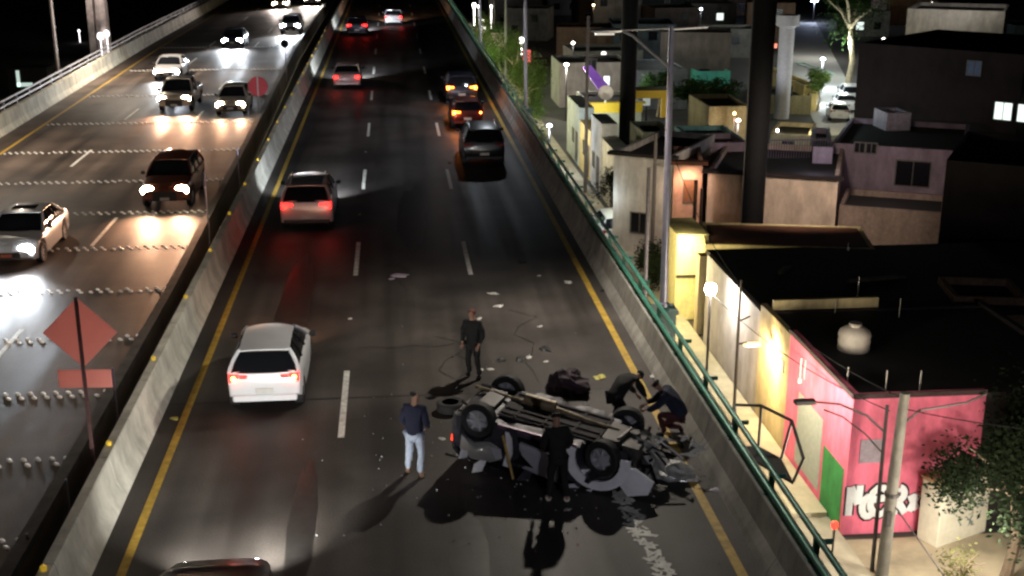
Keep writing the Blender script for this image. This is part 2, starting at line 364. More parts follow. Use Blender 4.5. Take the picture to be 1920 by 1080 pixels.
def car(kind, label, loc, rz, paint, head=None, tail=None, name='car', cat='car', group=None, hpow=0, hcol=(1,1,1), wreck=False, sunroof=False, plate=True, indicator=None, rackbars=False):
    K = KINDS[kind]; w = K['w']; wr = K['wr']; keys = K['keys']
    t = thing(name, label, cat, loc, rz, group)
    y0, y1 = keys[0][0], keys[-1][0]; N = 64
    ys = sorted([y0 + (y1 - y0) * i / N for i in range(N + 1)])
    vs = []; fs = []; P = 10
    for y in ys:
        zb, zt, wf = lerp_key(keys, y); hw = w * wf; za = zb
        for ay in K['ax']:
            d = abs(y - ay); ra = wr + .07
            if d < ra: za = max(za, wr + math.sqrt(ra*ra - d*d))
        za = min(za, zt - .12); zm = max(.5, za + .04) if za > zb else (zb + zt) / 2
        zm = min(zm, zt - .08)
        half = [(0, zt + .035), (.55*hw, zt + .028), (.86*hw, zt), (.95*hw, zt - .05), (hw, (zm + zt) / 2), (hw, zm), (.98*hw, za + .01), (.78*hw, za), (.76*hw, zb), (0, zb)]
        ring = half + [(-x, z) for x, z in half[-2:0:-1]]
        vs += [(x, y, z) for x, z in ring]
    M_ = 2 * P - 2
    for i in range(len(ys) - 1):
        for k in range(M_):
            k2 = (k + 1) % M_; fs.append((i*M_+k, i*M_+k2, (i+1)*M_+k2, (i+1)*M_+k))
    fs.append(tuple(range(M_))); fs.append(tuple((len(ys)-1)*M_ + k for k in range(M_))[::-1])
    if wreck: vs = crumple(vs, 1.0)
    MB().add(vs, fs).build('body', paint, t, True)
    # greenhouse
    b0, b1 = K['belt']; r0, r1 = K['roof']; rz_ = K['rz']; bw = w * .90; rw = w * (.64 if kind == 'hatch' else .70)
    squash = .62 if wreck else 1
    def zt_at(y): return lerp_key(keys, y)[1] - .02
    zr = lambda y: rz_ - .03 * ((y - (r0 + r1) / 2) / ((r1 - r0) / 2)) ** 2
    def top(x, y):
        z = zr(y) - .05 * (x / rw) ** 2
        return (x, y, zt_at(0) + (z - zt_at(0)) * squash)
    def fixz(v): return v
    def quadgrid(fn, nu, nv):
        v = []; f = []
        for i in range(nu + 1):
            for j in range(nv + 1): v.append(fn(i / nu, j / nv))
        for i in range(nu):
            for j in range(nv): a = i*(nv+1)+j; f.append((a, a+1, a+nv+2, a+nv+1))
        return v, f
    L_ = lambda a, b, s: tuple(p + (q - p) * s for p, q in zip(a, b))
    def front(u, v):   # windshield, u across, v up
        x = (2*u - 1); bow = .12 * (1 - x*x)
        a = (x*bw*.96, b1 + bow, zt_at(b1)); b = top(x*rw*.97, r1 + bow*.7); q = L_(a, b, v); return (q[0], q[1] + .03*math.sin(v*3.14), q[2])
    def rear(u, v):
        x = (2*u - 1); bow = .07 * (1 - x*x)
        a = (x*bw*.96, b0 - bow, zt_at(b0)); b = top(x*rw*.97, r0 - bow*.7); q = L_(a, b, v); return (q[0], q[1] - .03*math.sin(v*3.14), q[2])
    def side(s):
        def fn(u, v):
            a = (s*bw, b0 + (b1-b0)*u, zt_at(b0 + (b1-b0)*u)); b = top(s*rw, r0 + (r1-r0)*u); q = L_(a, b, v)
            return (q[0] + s*.035*math.sin(v*3.14), q[1], q[2])
        return fn
    cr = (lambda vv: crumple(vv, .5)) if wreck else (lambda vv: vv)
    v, f = quadgrid(front, 8, 4); MB().add(cr(v), f).build('windshield', GLASS, t, True)
    v, f = quadgrid(rear, 8, 4); MB().add(cr(v), f).build('rear_window', GLASS, t, True)
    for s in (-1, 1):
        v, f = quadgrid(side(s), 12, 4); MB().add(cr(v), f).build('side_window', GLASS, t, True)
    def roof(u, v):
        x = (2*v - 1) * rw * 1.03; bow = .09 * (1 - (2*v-1)**2)
        y = (r0 - bow - .05) + (r1 - r0 + 2*bow + .08) * u
        yy = max(r0, min(r1, y)); p = top(x/1.03, yy); return (x, y, p[2] + .015 - .02*(abs(2*u-1)**6))
    v, f = quadgrid(roof, 14, 10); n0 = len(v); v2 = [(a, b, c - .03) for a, b, c in v]
    rim = []
    for i in range(14): rim += [(i*11, (i+1)*11, (i+1)*11+n0, i*11+n0), (i*11+10, i*11+10+n0, (i+1)*11+10+n0, (i+1)*11+10)]
    for j in range(10): rim += [(j, j+n0, j+1+n0, j+1), (154+j, 155+j, 155+j+n0, 154+j+n0)]
    ro = MB().add(cr(v + v2), f + [tuple(i + n0 for i in q)[::-1] for q in f] + rim).build('roof', paint, t, True)
    if sunroof: MB().box(-rw*.6, rw*.6, -.45, .05, rz_ + .0, rz_ + .022).build('sunroof', GLASS, ro, bev=.01)
    if rackbars:
        for s in (-1, 1): MB().tube([(s*rw*.92, r0+.15, rz_-.03), (s*rw*.92, r0+.25, rz_+.05), (s*rw*.92, r1-.25, rz_+.05), (s*rw*.92, r1-.1, rz_-.03)], .022, 8).build('roof_rail', RIM, ro, True)
    # pillars
    for s in (-1, 1):
        fn = side(s)
        for u in (0, .36 if kind != 'pickup' else .3, .68, 1):
            m = MB(); pts = [Vector(fn(u, q/4)) + Vector((s*.008, 0, 0)) for q in range(5)]
            if wreck: pts = [Vector(p) for p in cr(pts)]
            m.tube(pts, .045 if u in (0, 1) else .028, 6); m.build('pillar', paint if u in (0, 1) else PLASTIC, t, True)
    # wheels
    for s in (-1, 1):
        for ay in K['ax']:
            wm = Matrix.Translation((s*(w - .12), ay, wr)) @ Matrix.Rotation(R(90), 4, 'Y')
            if wreck and ay > 0: wm = Matrix.Translation((s*(w - .06), ay - .1, wr + .02)) @ Matrix.Rotation(R(90), 4, 'Y') @ Matrix.Rotation(R(12 * s), 4, 'X')
            e = bpy.data.objects.new('wheel', None); C.objects.link(e); e.parent = t; e.matrix_local = wm; e.empty_display_size = .1
            MB().lathe([(wr*.62,-.10),(wr*.92,-.115),(wr,-.09),(wr*1.0,.09),(wr*.92,.115),(wr*.62,.10)], 28, cap=False).build('tyre', RUBBER, e, True)
            q = MB().lathe([(wr*.64,-.09),(wr*.64,.09),(wr*.58,.09),(wr*.56,-.0),(wr*.56,-.08)], 24, cap=False)
            for zs in (-.075, .075):
                q.lathe([(.0001,zs-.012),(.06,zs-.012),(.06,zs+.012),(.0001,zs+.012)], 12)
                for k in range(7):
                    a = 2*math.pi*k/7; rm = Matrix.Rotation(a, 4, 'Z'); q.box(.04, wr*.60, -.022, .022, zs-.012, zs+.012, rm)
            q.lathe([(.0001,0),(wr*.56,0),(wr*.56,.01),(.0001,.01)], 16)
            q.build('rim', RIM if not (kind == 'pickup') else STEEL, e, False)
    # lights
    zl = lerp_key(keys, y1 - .2)[1] - .12; fw = lerp_key(keys, y1 - .12)[2] * w
    hm = head or HEAD_OFF
    if not wreck:
        for s in (-1, 1):
            m = MB().lathe([(.0001,.05),(.17,.04),(.225,0),(.23,-.06),(.0001,-.08)] if rz else [(.0001,.02),(.10,.01),(.11,-.02),(.11,-.06),(.0001,-.08)], 16, m=Matrix.Translation((s*(fw - .20), y1 - .10, zl)) @ Matrix.Rotation(R(-90), 4, 'X') @ Matrix.Scale(1.15, 4, (1,0,0)) @ Matrix.Scale(.8, 4, (0,1,0)))
            m.build('headlight', hm, t, True)
            if hpow:
                spot('headlight_beam', (s*(fw - .2), y1 + .08, zl), (s*(fw - .2), y1 + 17, zl - 1.0), hpow * .62, hcol, 95, 1.0, .07, t)
    zr_ = lerp_key(keys, y0 + .12)[1] - .13; bw_ = lerp_key(keys, y0 + .1)[2] * w
    for s in (-1, 1):
        m = MB(); 
        if kind in ('hatch', 'suv'):
            m.box(s*(bw_-.02), s*(bw_-.24), y0+.02, y0+.24, zr_-.12, zr_+.08).box(s*(bw_-.24), s*(bw_-.42), y0+.0, y0+.14, zr_-.02, zr_+.06)
        else: m.box(s*(bw_-.02), s*(bw_-.28), y0+.0, y0+.24, zr_-.1, zr_+.06)
        tm = tail or TAIL_OFF
        if indicator and s == indicator: tm = TAIL_O
        if wreck: continue
        tl = m.build('taillight', tm, t, bev=.02)
        if (tail is not None and kind == 'hatch') or (indicator == s) or tm is TAIL_O:
            MB().lathe([(.0001,0),(.05,.0),(.045,.03),(.0001,.04)], 10, m=Matrix.Translation((s*(bw_-.12), y0-.005, zr_)) @ Matrix.Rotation(R(90),4,'X')).build('bulb', mat('tail_bulb',(.9,.5,.2),.3,em=(1,.36,.05),es=20,var=0), tl, True)
        if tail is not None or (indicator == s):
            point('taillight_glow', (s*(bw_-.1), y0 - .12, zr_), (2 if kind == 'hatch' else 5) if tm != TAIL_O else 28, (1,.06,.03) if tm != TAIL_O else (1,.3,.05), .1, t)
    # bumpers, grille, plate, mirrors
    if not wreck:
        MB().box(-fw*.55, fw*.55, y1-.16, y1+.015, .36, zl-.03).build('grille', PLASTIC, t, bev=.03)
    if not wreck: MB().box(-bw_*.9, bw_*.9, y0-.02, y0+.2, .30, .46).build('rear_bumper', PLASTIC if kind in ('suv','pickup') else paint, t, bev=.04)
    if plate:
        MB().box(-.2, .2, y0-.035, y0-.005, .5, .62).build('number_plate', PLATE, t)
        if not wreck: MB().box(-.17, .17, y1+.01, y1+.03, .40, .5).build('number_plate', mat('plate_front_red',(.5,.13,.08),.5,var=.1) if sunroof else PLATE, t)
    for s in (-1, 1):
        if wreck: continue
        MB().lathe([(.0001,-.09),(.06,-.07),(.075,0),(.06,.07),(.0001,.09)], 10, m=Matrix.Translation((s*(w+.09), b1-.32, zt_at(b1)+.10)) @ Matrix.Rotation(R(90), 4, 'Y') @ Matrix.Scale(.55,4,(0,1,0))).build('side_mirror', PLASTIC, t, True)
    if kind == 'pickup':
        MB().box(-w*.8, w*.8, -2.5, -.85, 1.085, 1.125).build('cargo_bed', PLASTIC, t)
    return t
def paint(name, col, metal=.3, rough=.32): return mat(name, col, rough, metal, var=.06, scale=2, coat=.5)
P_WHITE = paint('paint_white', (.78,.80,.84), .0); P_SILV = paint('paint_silver', (.60,.60,.62), .35); P_CREAM = paint('paint_champagne', (.48,.42,.36), .4)
P_DARK = paint('paint_black', (.008,.008,.010), .0, .3); P_BROWN = paint('paint_maroon', (.16,.05,.03), .3); P_PINK = paint('paint_pale', (.55,.45,.44), .3); P_NAVY = paint('paint_navy', (.03,.035,.06), .3)

WB = (.86,.93,1.0); WM = (1,.52,.30)
# same direction, seen from behind
car('hatch', 'white hatchback driving away beside the overturned car, back brightly lit', (-3.05, 27.8, 0), 0, P_WHITE, HEAD_W, TAIL, hpow=350, hcol=WM)
car('suv', 'silver compact SUV with red brake lights, ahead of the white hatchback', (-3.15, 44.4, 0), 0, P_SILV, HEAD_W, TAIL, hpow=2600, hcol=WB, rackbars=True)
car('sedan', 'pale sedan with red tail lights, middle of the left lane', (-2.9, 80.3, 0), 0, P_PINK, HEAD_W, TAIL, hpow=4200, hcol=WB)
car('suv', 'dark SUV with red tail lights, farthest in the left lane', (-3.1, 114.5, 0), 0, P_NAVY, HEAD_W, TAIL, hpow=3800, hcol=WB)
car('sedan', 'farthest car in the middle lane, pale boot between red lights', (0.2, 125, 0), 0, P_SILV, HEAD_W, TAIL, hpow=3000, hcol=WM)
car('suv', 'black SUV stopped with lights off, last in the right lane queue', (3.9, 55.3, 0), 0, P_DARK, None, None, rackbars=True, cat='car')
car('hatch', 'dark car with orange indicator glowing, middle of the right lane queue', (3.75, 64.6, 0), 0, paint('paint_dark_red',(.10,.02,.015),.2), None, TAIL_OFF, indicator=-1)
car('suv', 'dark SUV with orange tail lights, first in the right lane queue', (3.95, 73.5, 0), 0, P_NAVY, None, TAIL_O, indicator=None)
car('sedan', 'black car cut off by the bottom edge, only its roof showing', (-3.02, 16.0, 0), 0, P_DARK, HEAD_W, TAIL, hpow=1700, hcol=(1,.97,.88))
# oncoming
car('sedan', 'silver sedan with dark sunroof, nearest oncoming car at the left edge', (-12.2, 40.6, 0), math.pi, P_SILV, HEAD_W, sunroof=True, hpow=1500, hcol=WB)
car('suv', 'maroon SUV with warm headlights near the gap between carriageways', (-8.65, 48.2, 0), math.pi, P_BROWN, HEAD_Y, hpow=2000, hcol=WM)
car('pickup', 'beige pickup truck with bright headlights in the middle oncoming lane', (-12.15, 72, 0), math.pi, P_CREAM, HEAD_Y, name='pickup_truck', cat='pickup truck', hpow=1700, hcol=WM)
car('sedan', 'silver sedan with bright headlights behind and beside the pickup truck', (-14.9, 85.5, 0), math.pi, P_SILV, HEAD_W, hpow=1200, hcol=WB)
car('hatch', 'dark hatchback with one bright headlight beside the round red sign', (-8.9, 70, 0), math.pi, P_CREAM, HEAD_Y, hpow=700, hcol=WM)
car('sedan', 'small dark oncoming car in the middle lane beyond the pickup', (-13.0, 105.5, 0), math.pi, P_NAVY, HEAD_W, hpow=3800, hcol=WB)
car('suv', 'far oncoming SUV with glaring white headlights in the lane by the gap', (-9.15, 116.6, 0), math.pi, P_SILV, HEAD_W, hpow=3800, hcol=WB)
car('sedan', 'farthest oncoming car, warm headlights cut by the top edge', (-12.6, 147, 0), math.pi, P_CREAM, HEAD_Y, hpow=3500, hcol=(1,.85,.78))
car('suv', 'oncoming SUV at the top edge in the lane by the gap', (-9.3, 152, 0), math.pi, P_SILV, HEAD_Y, hpow=4500, hcol=(1,.9,.8))

# ================================================================ OVERTURNED CAR
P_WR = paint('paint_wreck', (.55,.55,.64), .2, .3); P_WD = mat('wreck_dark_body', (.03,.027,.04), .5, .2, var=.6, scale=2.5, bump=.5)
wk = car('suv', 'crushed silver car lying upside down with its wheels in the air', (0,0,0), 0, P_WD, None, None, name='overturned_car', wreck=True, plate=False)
UND = mat('underbody', (.030,.024,.028), .8, .1, var=.5, scale=3, bump=.5)
q = MB().box(-.62,.62,-1.05,1.05,.22,.26)
for x in (-.5,-.25,.25,.5): q.box(x-.035, x+.035, -1.0, 1.0, .185, .225)
for y in (-.7,-.1,.5): q.box(-.6,.6,y-.03,y+.03,.195,.222)
q.build('floor_pan', UND, wk, bev=.01)
MB().tube([(.12,1.3,.2),(.1,.6,.17),(.14,0,.15),(.1,-.6,.15),(.22,-1.1,.2),(.35,-1.9,.24)], [.035,.035,.06,.035,.035,.04], 10).tube([(.2,-.1,.14),(.2,-.75,.14)], .13, 12).build('exhaust_pipe', mat('exhaust_metal',(.24,.19,.12),.5,.4,var=.5,scale=5), wk, True)
for y in (-1.35, 1.28): MB().tube([(-.8,y,.36),(-.3,y+.05,.28),(.3,y+.05,.28),(.8,y,.36)], .05, 8).box(-.4,.4,y-.2,y+.15,.2,.3).tube([(-.5,y-.5,.22),(-.75,y,.34)], .035, 8).tube([(.5,y-.5,.22),(.75,y,.34)], .035, 8).build('axle', DARKST, wk, True)
MB().box(-.4,.35,1.35,1.85,.25,.75).tube([(-.3,1.4,.22),(.3,1.5,.2),(.4,1.9,.3)], .06, 8).lathe([(.12,-.05),(.12,.05)], 12, (.2,1.6,.22)).build('engine', mat('engine_metal',(.10,.095,.09),.4,.6,var=.5,scale=9), wk, bev=.03)
for k in range(7):   # torn bodywork at the nose
    random.seed(40 + k); m = MB(); c = Vector((random.uniform(-.2,.95), random.uniform(1.7,2.35), random.uniform(.35,.85)))
    u = Vector((random.uniform(-1,1), random.uniform(-1,1), random.uniform(-.5,.5))).normalized(); v = u.orthogonal().normalized()
    a = [c - u*.3 + v*.05, c + v*.14, c + u*.12 + v*.2, c + u*.42 + v*.02, c + u*.2 - v*.12, c - u*.1 - v*.05]
    th = u.cross(v) * .012; m.add([p + th*4*noise.noise(p*5) for p in a] + [p + th for p in a], [(0,1,2,3,4,5), (11,10,9,8,7,6)] + [(i, (i+1)%6, (i+1)%6+6, i+6) for i in range(6)])
    m.build('torn_panel', mat('torn_white',(.7,.7,.68),.35,.2,var=.1) if k % 2 else P_WR, wk)
for k in range(9):
    random.seed(80 + k); c = Vector((random.uniform(-.6,.9), random.uniform(1.5,2.3), random.uniform(.2,.9)))
    MB().tube([c, c + Vector((random.uniform(-.25,.25), random.uniform(0,.3), random.uniform(-.2,.2))), c + Vector((random.uniform(-.4,.4), random.uniform(.1,.6), random.uniform(-.3,.3)))], random.uniform(.012,.03), 6).build('bent_pipe', BLACKM, wk)
def side_shell(name, pts, m_, th=.05, x0=-.96, bulge=.0):
    c = Vector((0, sum(p[0] for p in pts)/len(pts), sum(p[1] for p in pts)/len(pts))); n = len(pts)
    vo = [(x0 - .02*noise.noise(Vector((y*3, z*3, 1)))*3, y, z) for y, z in pts]
    inner = [(x0 - bulge*.8, c.y + (y-c.y)*.55, c.z + (z-c.z)*.55) for y, z in pts]
    back = [(x0 + th, y, z) for y, z in pts]
    MB().add(vo + inner + back + [(x0 - bulge, c.y, c.z)], [(i, (i+1)%n, n+(i+1)%n, n+i) for i in range(n)] + [(n+i, n+(i+1)%n, 3*n) for i in range(n)] + [(i, 2*n+i, 2*n+(i+1)%n, (i+1)%n) for i in range(n)] + [tuple(2*n+i for i in range(n))]).build(name, m_, wk, True)
FW = mat('fender_white', (.85,.84,.92), .3, .0, var=.12, scale=3)
ring = [(1.2 + .46*math.cos(R(a_)), .40 + .46*math.sin(R(a_))) for a_ in range(-15, 196, 15)] + [(1.2 + .66*math.cos(R(a_)), .42 + .62*math.sin(R(a_))) for a_ in range(195, -16, -15)]
n_ = len(ring)//2; m = MB()
for i in range(n_ - 1):
    q = [ring[i], ring[i+1], ring[-2-i], ring[-1-i]]
    m.add([(-1.0, *p) for p in q] + [(-.93, *p) for p in q], [(0,1,2,3),(7,6,5,4),(0,4,5,1),(2,6,7,3)])
m.build('fender', FW, wk)
side_shell('nose_panel', [(1.72,.45),(1.95,.38),(2.35,.55),(2.28,.85),(1.9,.98),(1.68,.8)], FW, bulge=.06)
side_shell('quarter_panel', [(-1.62,.72),(-1.35,.82),(-1.0,.70),(-.78,.78),(-.74,1.02),(-.95,1.14),(-1.35,1.16),(-1.62,1.02)], paint('paint_bright_silver',(.62,.60,.58),.5,.22), bulge=.10)
side_shell('side_pillar', [(-.72,.38),(-.58,.36),(-.50,.8),(-.56,1.12),(-.68,1.12),(-.62,.75)], FW, x0=-.98)
side_shell('sill', [(-.9,.27),(.75,.25),(.75,.34),(-.9,.36)], mat('sill_purple',(.16,.10,.15),.45,.3,var=.4,scale=4), x0=-.95)
for k in range(12):   # ragged flaps along the near side
    random.seed(140 + k); m = MB(); c = Vector((random.uniform(-1.12,-.85), random.uniform(-1.6,1.5), random.uniform(.75,1.25)))
    u = Vector((random.uniform(-.3,.3), random.uniform(-1,1), random.uniform(-.7,.7))).normalized(); v = u.cross(Vector((1,.2,.3))).normalized(); L_ = random.uniform(.1,.28)
    a = [c - u*L_ + v*.03, c + v*.1, c + u*L_*.4 + v*.13, c + u*L_*1.2, c + u*L_*.5 - v*.09, c - u*L_*.3 - v*.04]; th = u.cross(v) * .01
    m.add([p + th*5*noise.noise(p*6) for p in a] + [p + th for p in a], [(0,1,2,3,4,5), (11,10,9,8,7,6)] + [(i, (i+1)%6, (i+1)%6+6, i+6) for i in range(6)])
    m.build('torn_flap', (P_WD, P_WR, BLACKM, FW)[k % 4], wk)
# near side door hanging open, seat belt webbing
MB().box(0,.06,-.45,.42,.0,.62).box(-.01,.0,-.4,.37,.08,.55).build('door', P_WR, wk, bev=.04)
dr = [o for o in wk.children if o.name.startswith('door')][0]; dr.location = (-1.10, .05, .52); dr.rotation_euler = (0, R(16), R(12))
MB().box(-.03,.03,-.02,.02,-.55,.35).build('door_frame', mat('primer_yellow',(.50,.33,.10),.5), wk, bev=.01)
df = [o for o in wk.children if o.name.startswith('door_frame')][0]; df.location = (-1.06,-.52,.95); df.rotation_euler = (R(-25), R(-8), 0)
MB().box(-.955,-.93,-.62,.55,.42,1.0).build('door_opening', BLACKM, wk, bev=.02)  # black panel stands in for the shaded cabin, nothing is cut open
MB().box(-.9,-.55,-1.86,-1.74,.8,.95).build('taillight', mat('tail_wreck',(.5,.03,.02),.3,em=(1,.05,.02),es=2.5,var=0), wk, bev=.02)
mw = Matrix.Translation((2.95, 22.75, .0)) @ Matrix.Rotation(R(-116), 4, 'Z') @ Matrix.Rotation(R(-8), 4, 'X') @ Matrix.Translation((0, 0, 1.28)) @ Matrix.Rotation(R(180), 4, 'Y')
wk.matrix_world = mw

# ================================================================ PEOPLE
def skin(name, chains, m, parent, sub=1, root=0):
    """one continuous skinned surface grown from connected joints: chains = list of [(point, radius), ...]; equal points join"""
    vs = []; rs = []; es = []; idx = {}
    def vid(p, r):
        k = tuple(round(c, 4) for c in p)
        if k not in idx: idx[k] = len(vs); vs.append(k); rs.append(r)
        return idx[k]
    for ch in chains:
        ids = [vid(p, r) for p, r in ch]
        for a, b in zip(ids, ids[1:]):
            if a != b and (a, b) not in es and (b, a) not in es: es.append((a, b))
    me = bpy.data.meshes.new(name + '_cage'); me.from_pydata(vs, es, [])
    o = bpy.data.objects.new(name + '_cage', me); C.objects.link(o)
    o.modifiers.new('skin', 'SKIN'); sl = me.skin_vertices[0].data
    for i, r in enumerate(rs):
        rr = r if isinstance(r, tuple) else (r, r); sl[i].radius = rr; sl[i].use_root = (i == root)
    s = o.modifiers.new('sub', 'SUBSURF'); s.levels = sub; s.render_levels = sub
    dg = bpy.context.evaluated_depsgraph_get(); ev = o.evaluated_get(dg)
    nm = bpy.data.meshes.new_from_object(ev); nm.name = name
    bpy.data.objects.remove(o)
    nm.materials.clear(); nm.materials.append(m)
    if name in ('jacket', 'trousers'):
        off = Vector((len(bpy.data.objects) * .37, 0, 0))
        for v in nm.vertices: v.co += v.normal * (.018 * noise.noise(v.co * 9 + off) + .008 * noise.noise(Vector((v.co.x*26, v.co.y*26, v.co.z*9)) + off))
    for p in nm.polygons: p.use_smooth = True; p.material_index = 0
    r_ = bpy.data.objects.new(name, nm); C.objects.link(r_); r_.parent = parent; return r_
SKIN = mat('skin', (.34,.19,.13), .6, var=.1); HAIR = mat('hair', (.012,.009,.008), .7, var=.2)
def person(label, loc, rz, J, top_m, leg_m, shoe_m, hair_m=HAIR, bulk=1.):
    V = {k: Vector(v) for k, v in J.items()}
    t = thing('person', label, 'person', loc, rz)
    face = Vector(J.get('face', (0, 1, 0))).normalized(); nk, hd = V['neck'], V['head']; up = (hd - nk).normalized()
    chains = [[(V['pelvis'], .13), (V['waist'], .12), (V['chest'], .15), (nk, .058), (nk + (hd-nk)*.55, (.075)), (hd, (.092,.102)), (hd + up*.085, .075)]]
    chains.append([(hd, .1), (hd + face*.085 - up*.01, .028)])     # nose side of the face
    for s in 'LR':
        chains.append([(V['chest'], .15), (V['sh'+s], .06), (V['el'+s], .045), (V['wr'+s], .028)])
        w0 = V['wr'+s]; d = (w0 - V['el'+s]).normalized(); side = d.cross(face).normalized() if abs(d.dot(face)) < .95 else Vector((1,0,0))
        palm = w0 + d*.075
        chains[-1].append((palm, (.042,.02)))
        for k, (o_, ln) in enumerate(((-.03,.07),(-.01,.08),(.012,.075),(.032,.058))):
            b = palm + side*o_ + d*.02
            chains.append([(palm, (.042,.02)), (b, .010), (b + d*ln*.5 + face*.006, .009), (b + d*ln*.85 + face*.022, .008)])
        tb = w0 + d*.03 + face*.025
        chains.append([(w0, .028), (tb, .012), (tb + d*.05 + face*.012, .010)])
        chains.append([(V['pelvis'], .13), (V['hip'+s], .085), (V['kn'+s], .055), (V['an'+s], .038), (V['to'+s], .03)])
    skin('body', chains, SKIN, t)
    b = bulk
    ch = [[(V['pelvis'] + (V['pelvis']-V['waist'])*.35, (.165*b,.14*b)), (V['pelvis'], (.175*b,.145*b)), (V['waist'], (.17*b,.14*b)), (V['chest'], (.19*b,.15*b)), (nk - up*.02, .075)]]
    for s in 'LR': ch.append([(V['chest'], .18*b), (V['sh'+s], .085*b), (V['el'+s], .066*b), (V['wr'+s] - (V['wr'+s]-V['el'+s])*.08, .045*b)])
    skin('jacket', ch, top_m, t, 2)
    ch = []
    for s in 'LR': ch.append([(V['pelvis'], .14), (V['hip'+s], .105), (V['kn'+s], .075), (V['an'+s] + (V['kn'+s]-V['an'+s])*.06, .06)])
    skin('trousers', ch, leg_m, t, 2)
    for s in 'LR': skin('shoe', [[(V['an'+s] - Vector((0,0,.02)), .072), ((V['an'+s]+V['to'+s])/2 - Vector((0,0,.01)), .066), (V['to'+s], .055)]], shoe_m, t)
    hb = hd - face*.02 + up*.03
    skin('hair', [[(hb - up*.05 - face*.03, -.0+.088), (hb, .110), (hb + up*.06, .098)]], hair_m, t)
    return t
def stand(lean=0, arm=.12, stride=.12):
    return dict(pelvis=(0,0,.93), waist=(0,lean*.3,1.10), chest=(0,lean*.7,1.33), neck=(0,lean,1.52), head=(0,lean*1.3+.02,1.66),
        shL=(-.19,lean*.8,1.42), shR=(.19,lean*.8,1.42), elL=(-.27,lean-.03,1.14), elR=(.27,lean-.03,1.14), wrL=(-.22,lean+arm,.93), wrR=(.22,lean+arm,.93),
        hipL=(-.10,0,.86), hipR=(.10,0,.86), knL=(-.13,.04,.48), knR=(.13,.0,.48), anL=(-.16,-stride*.2,.08), anR=(.16,-stride,.08), toL=(-.18,.14,.045), toR=(.18,.02,.045))
NAVY = mat('cloth_navy', (.012,.015,.04), .85, var=.2, scale=12); JEAN = mat('cloth_light_jeans', (.55,.63,.80), .9, var=.15, scale=15); BLK = mat('cloth_black', (.006,.006,.007), .85, var=.3, scale=10)
TAN = mat('shoe_tan', (.20,.13,.08), .7); WSH = mat('shoe_white', (.70,.68,.62), .7); RED = mat('hood_red_brown', (.14,.03,.02), .8); DRED = mat('cloth_dark_red', (.07,.015,.02), .85)
J = stand(.04, .05); J['face'] = (1,-.3,-.1); J['wrL'] = (-.2,.18,.98); J['wrR'] = (.2,.2,.98)
person('man in navy jacket and light blue jeans watching the wreck', (.22, 22.45, 0), R(-25), J, NAVY, JEAN, TAN, bulk=1.12)
J = stand(.02, .1)
person('person in dark clothes with reddish hair standing behind the wreck', (1.72, 27.6, 0), R(150), J, BLK, BLK, BLK, RED, bulk=1.05)
J = stand(.12, .2); J['face'] = (0,1,-.4)
person('person in black with white shoes, seen from behind against the wreck', (2.9, 21.05, 0), R(5), J, BLK, BLK, WSH, bulk=1.08)
J = dict(pelvis=(0,-.22,.50), waist=(0,-.16,.66), chest=(0,.05,.90), neck=(0,.22,1.03), head=(0,.32,1.13), face=(0,1,-.5), shL=(-.19,.08,.96), shR=(.19,.08,.96), elL=(-.26,.28,.72), elR=(.24,.3,.74),
    wrL=(-.15,.5,.60), wrR=(.12,.52,.62), hipL=(-.1,-.2,.45), hipR=(.1,-.2,.45), knL=(-.17,.22,.52), knR=(.17,.12,.15), anL=(-.17,.08,.08), anR=(.17,-.3,.10), toL=(-.18,.28,.045), toR=(.18,-.2,.04))
person('person in navy top crouching by the parapet beside the wreck', (5.70, 23.9, 0), R(75), J, NAVY, DRED, BLK, bulk=1.3)
J = dict(pelvis=(0,-.2,.72), waist=(0,-.05,.86), chest=(0,.2,1.0), neck=(0,.4,1.04), head=(0,.52,1.05), face=(0,.6,-.8), shL=(-.19,.25,1.03), shR=(.19,.25,1.03), elL=(-.24,.42,.76), elR=(.22,.42,.78),
    wrL=(-.15,.56,.56), wrR=(.14,.58,.56), hipL=(-.1,-.18,.68), hipR=(.1,-.18,.68), knL=(-.14,.05,.42), knR=(.14,.02,.42), anL=(-.15,-.12,.08), anR=(.15,-.22,.08), toL=(-.16,.08,.045), toR=(.16,-.02,.045))
person('person in dark clothes bending down at the far end of the wreck', (4.75, 24.5, 0), R(-60), J, BLK, NAVY, BLK, bulk=1.2)

# ================================================================ DEBRIS
def debris(label, px, py, s, m, seed, flat=.25, name='debris', z=.0, el=1.6):
    random.seed(seed); bm = bmesh.new(); bmesh.ops.create_icosphere(bm, subdivisions=2, radius=s)
    off = Vector((seed*3.1, seed, 0))
    for v in bm.verts:
        v.co *= 1 + .9 * noise.noise(v.co / s * 1.3 + off); v.co.z = max(v.co.z * flat, -s*flat*.35); v.co.x *= el
    me = bpy.data.meshes.new(name); bm.to_mesh(me); bm.free(); me.materials.append(m)
    o = bpy.data.objects.new(name, me); C.objects.link(o); p = G(px, py); o.location = (p.x, p.y, s*flat*.35 + z); o.rotation_euler = (0, 0, random.uniform(0, 3))
    return tag(o, label, 'debris', 'crash debris scattered on the asphalt')
WP = mat('debris_white', (.55,.54,.52), .4, var=.3); DP = mat('debris_dark', (.02,.02,.022), .5, var=.4); LP = mat('debris_lilac', (.42,.38,.48), .3, var=.3); YP = mat('debris_yellow', (.55,.5,.12), .5, var=.2)
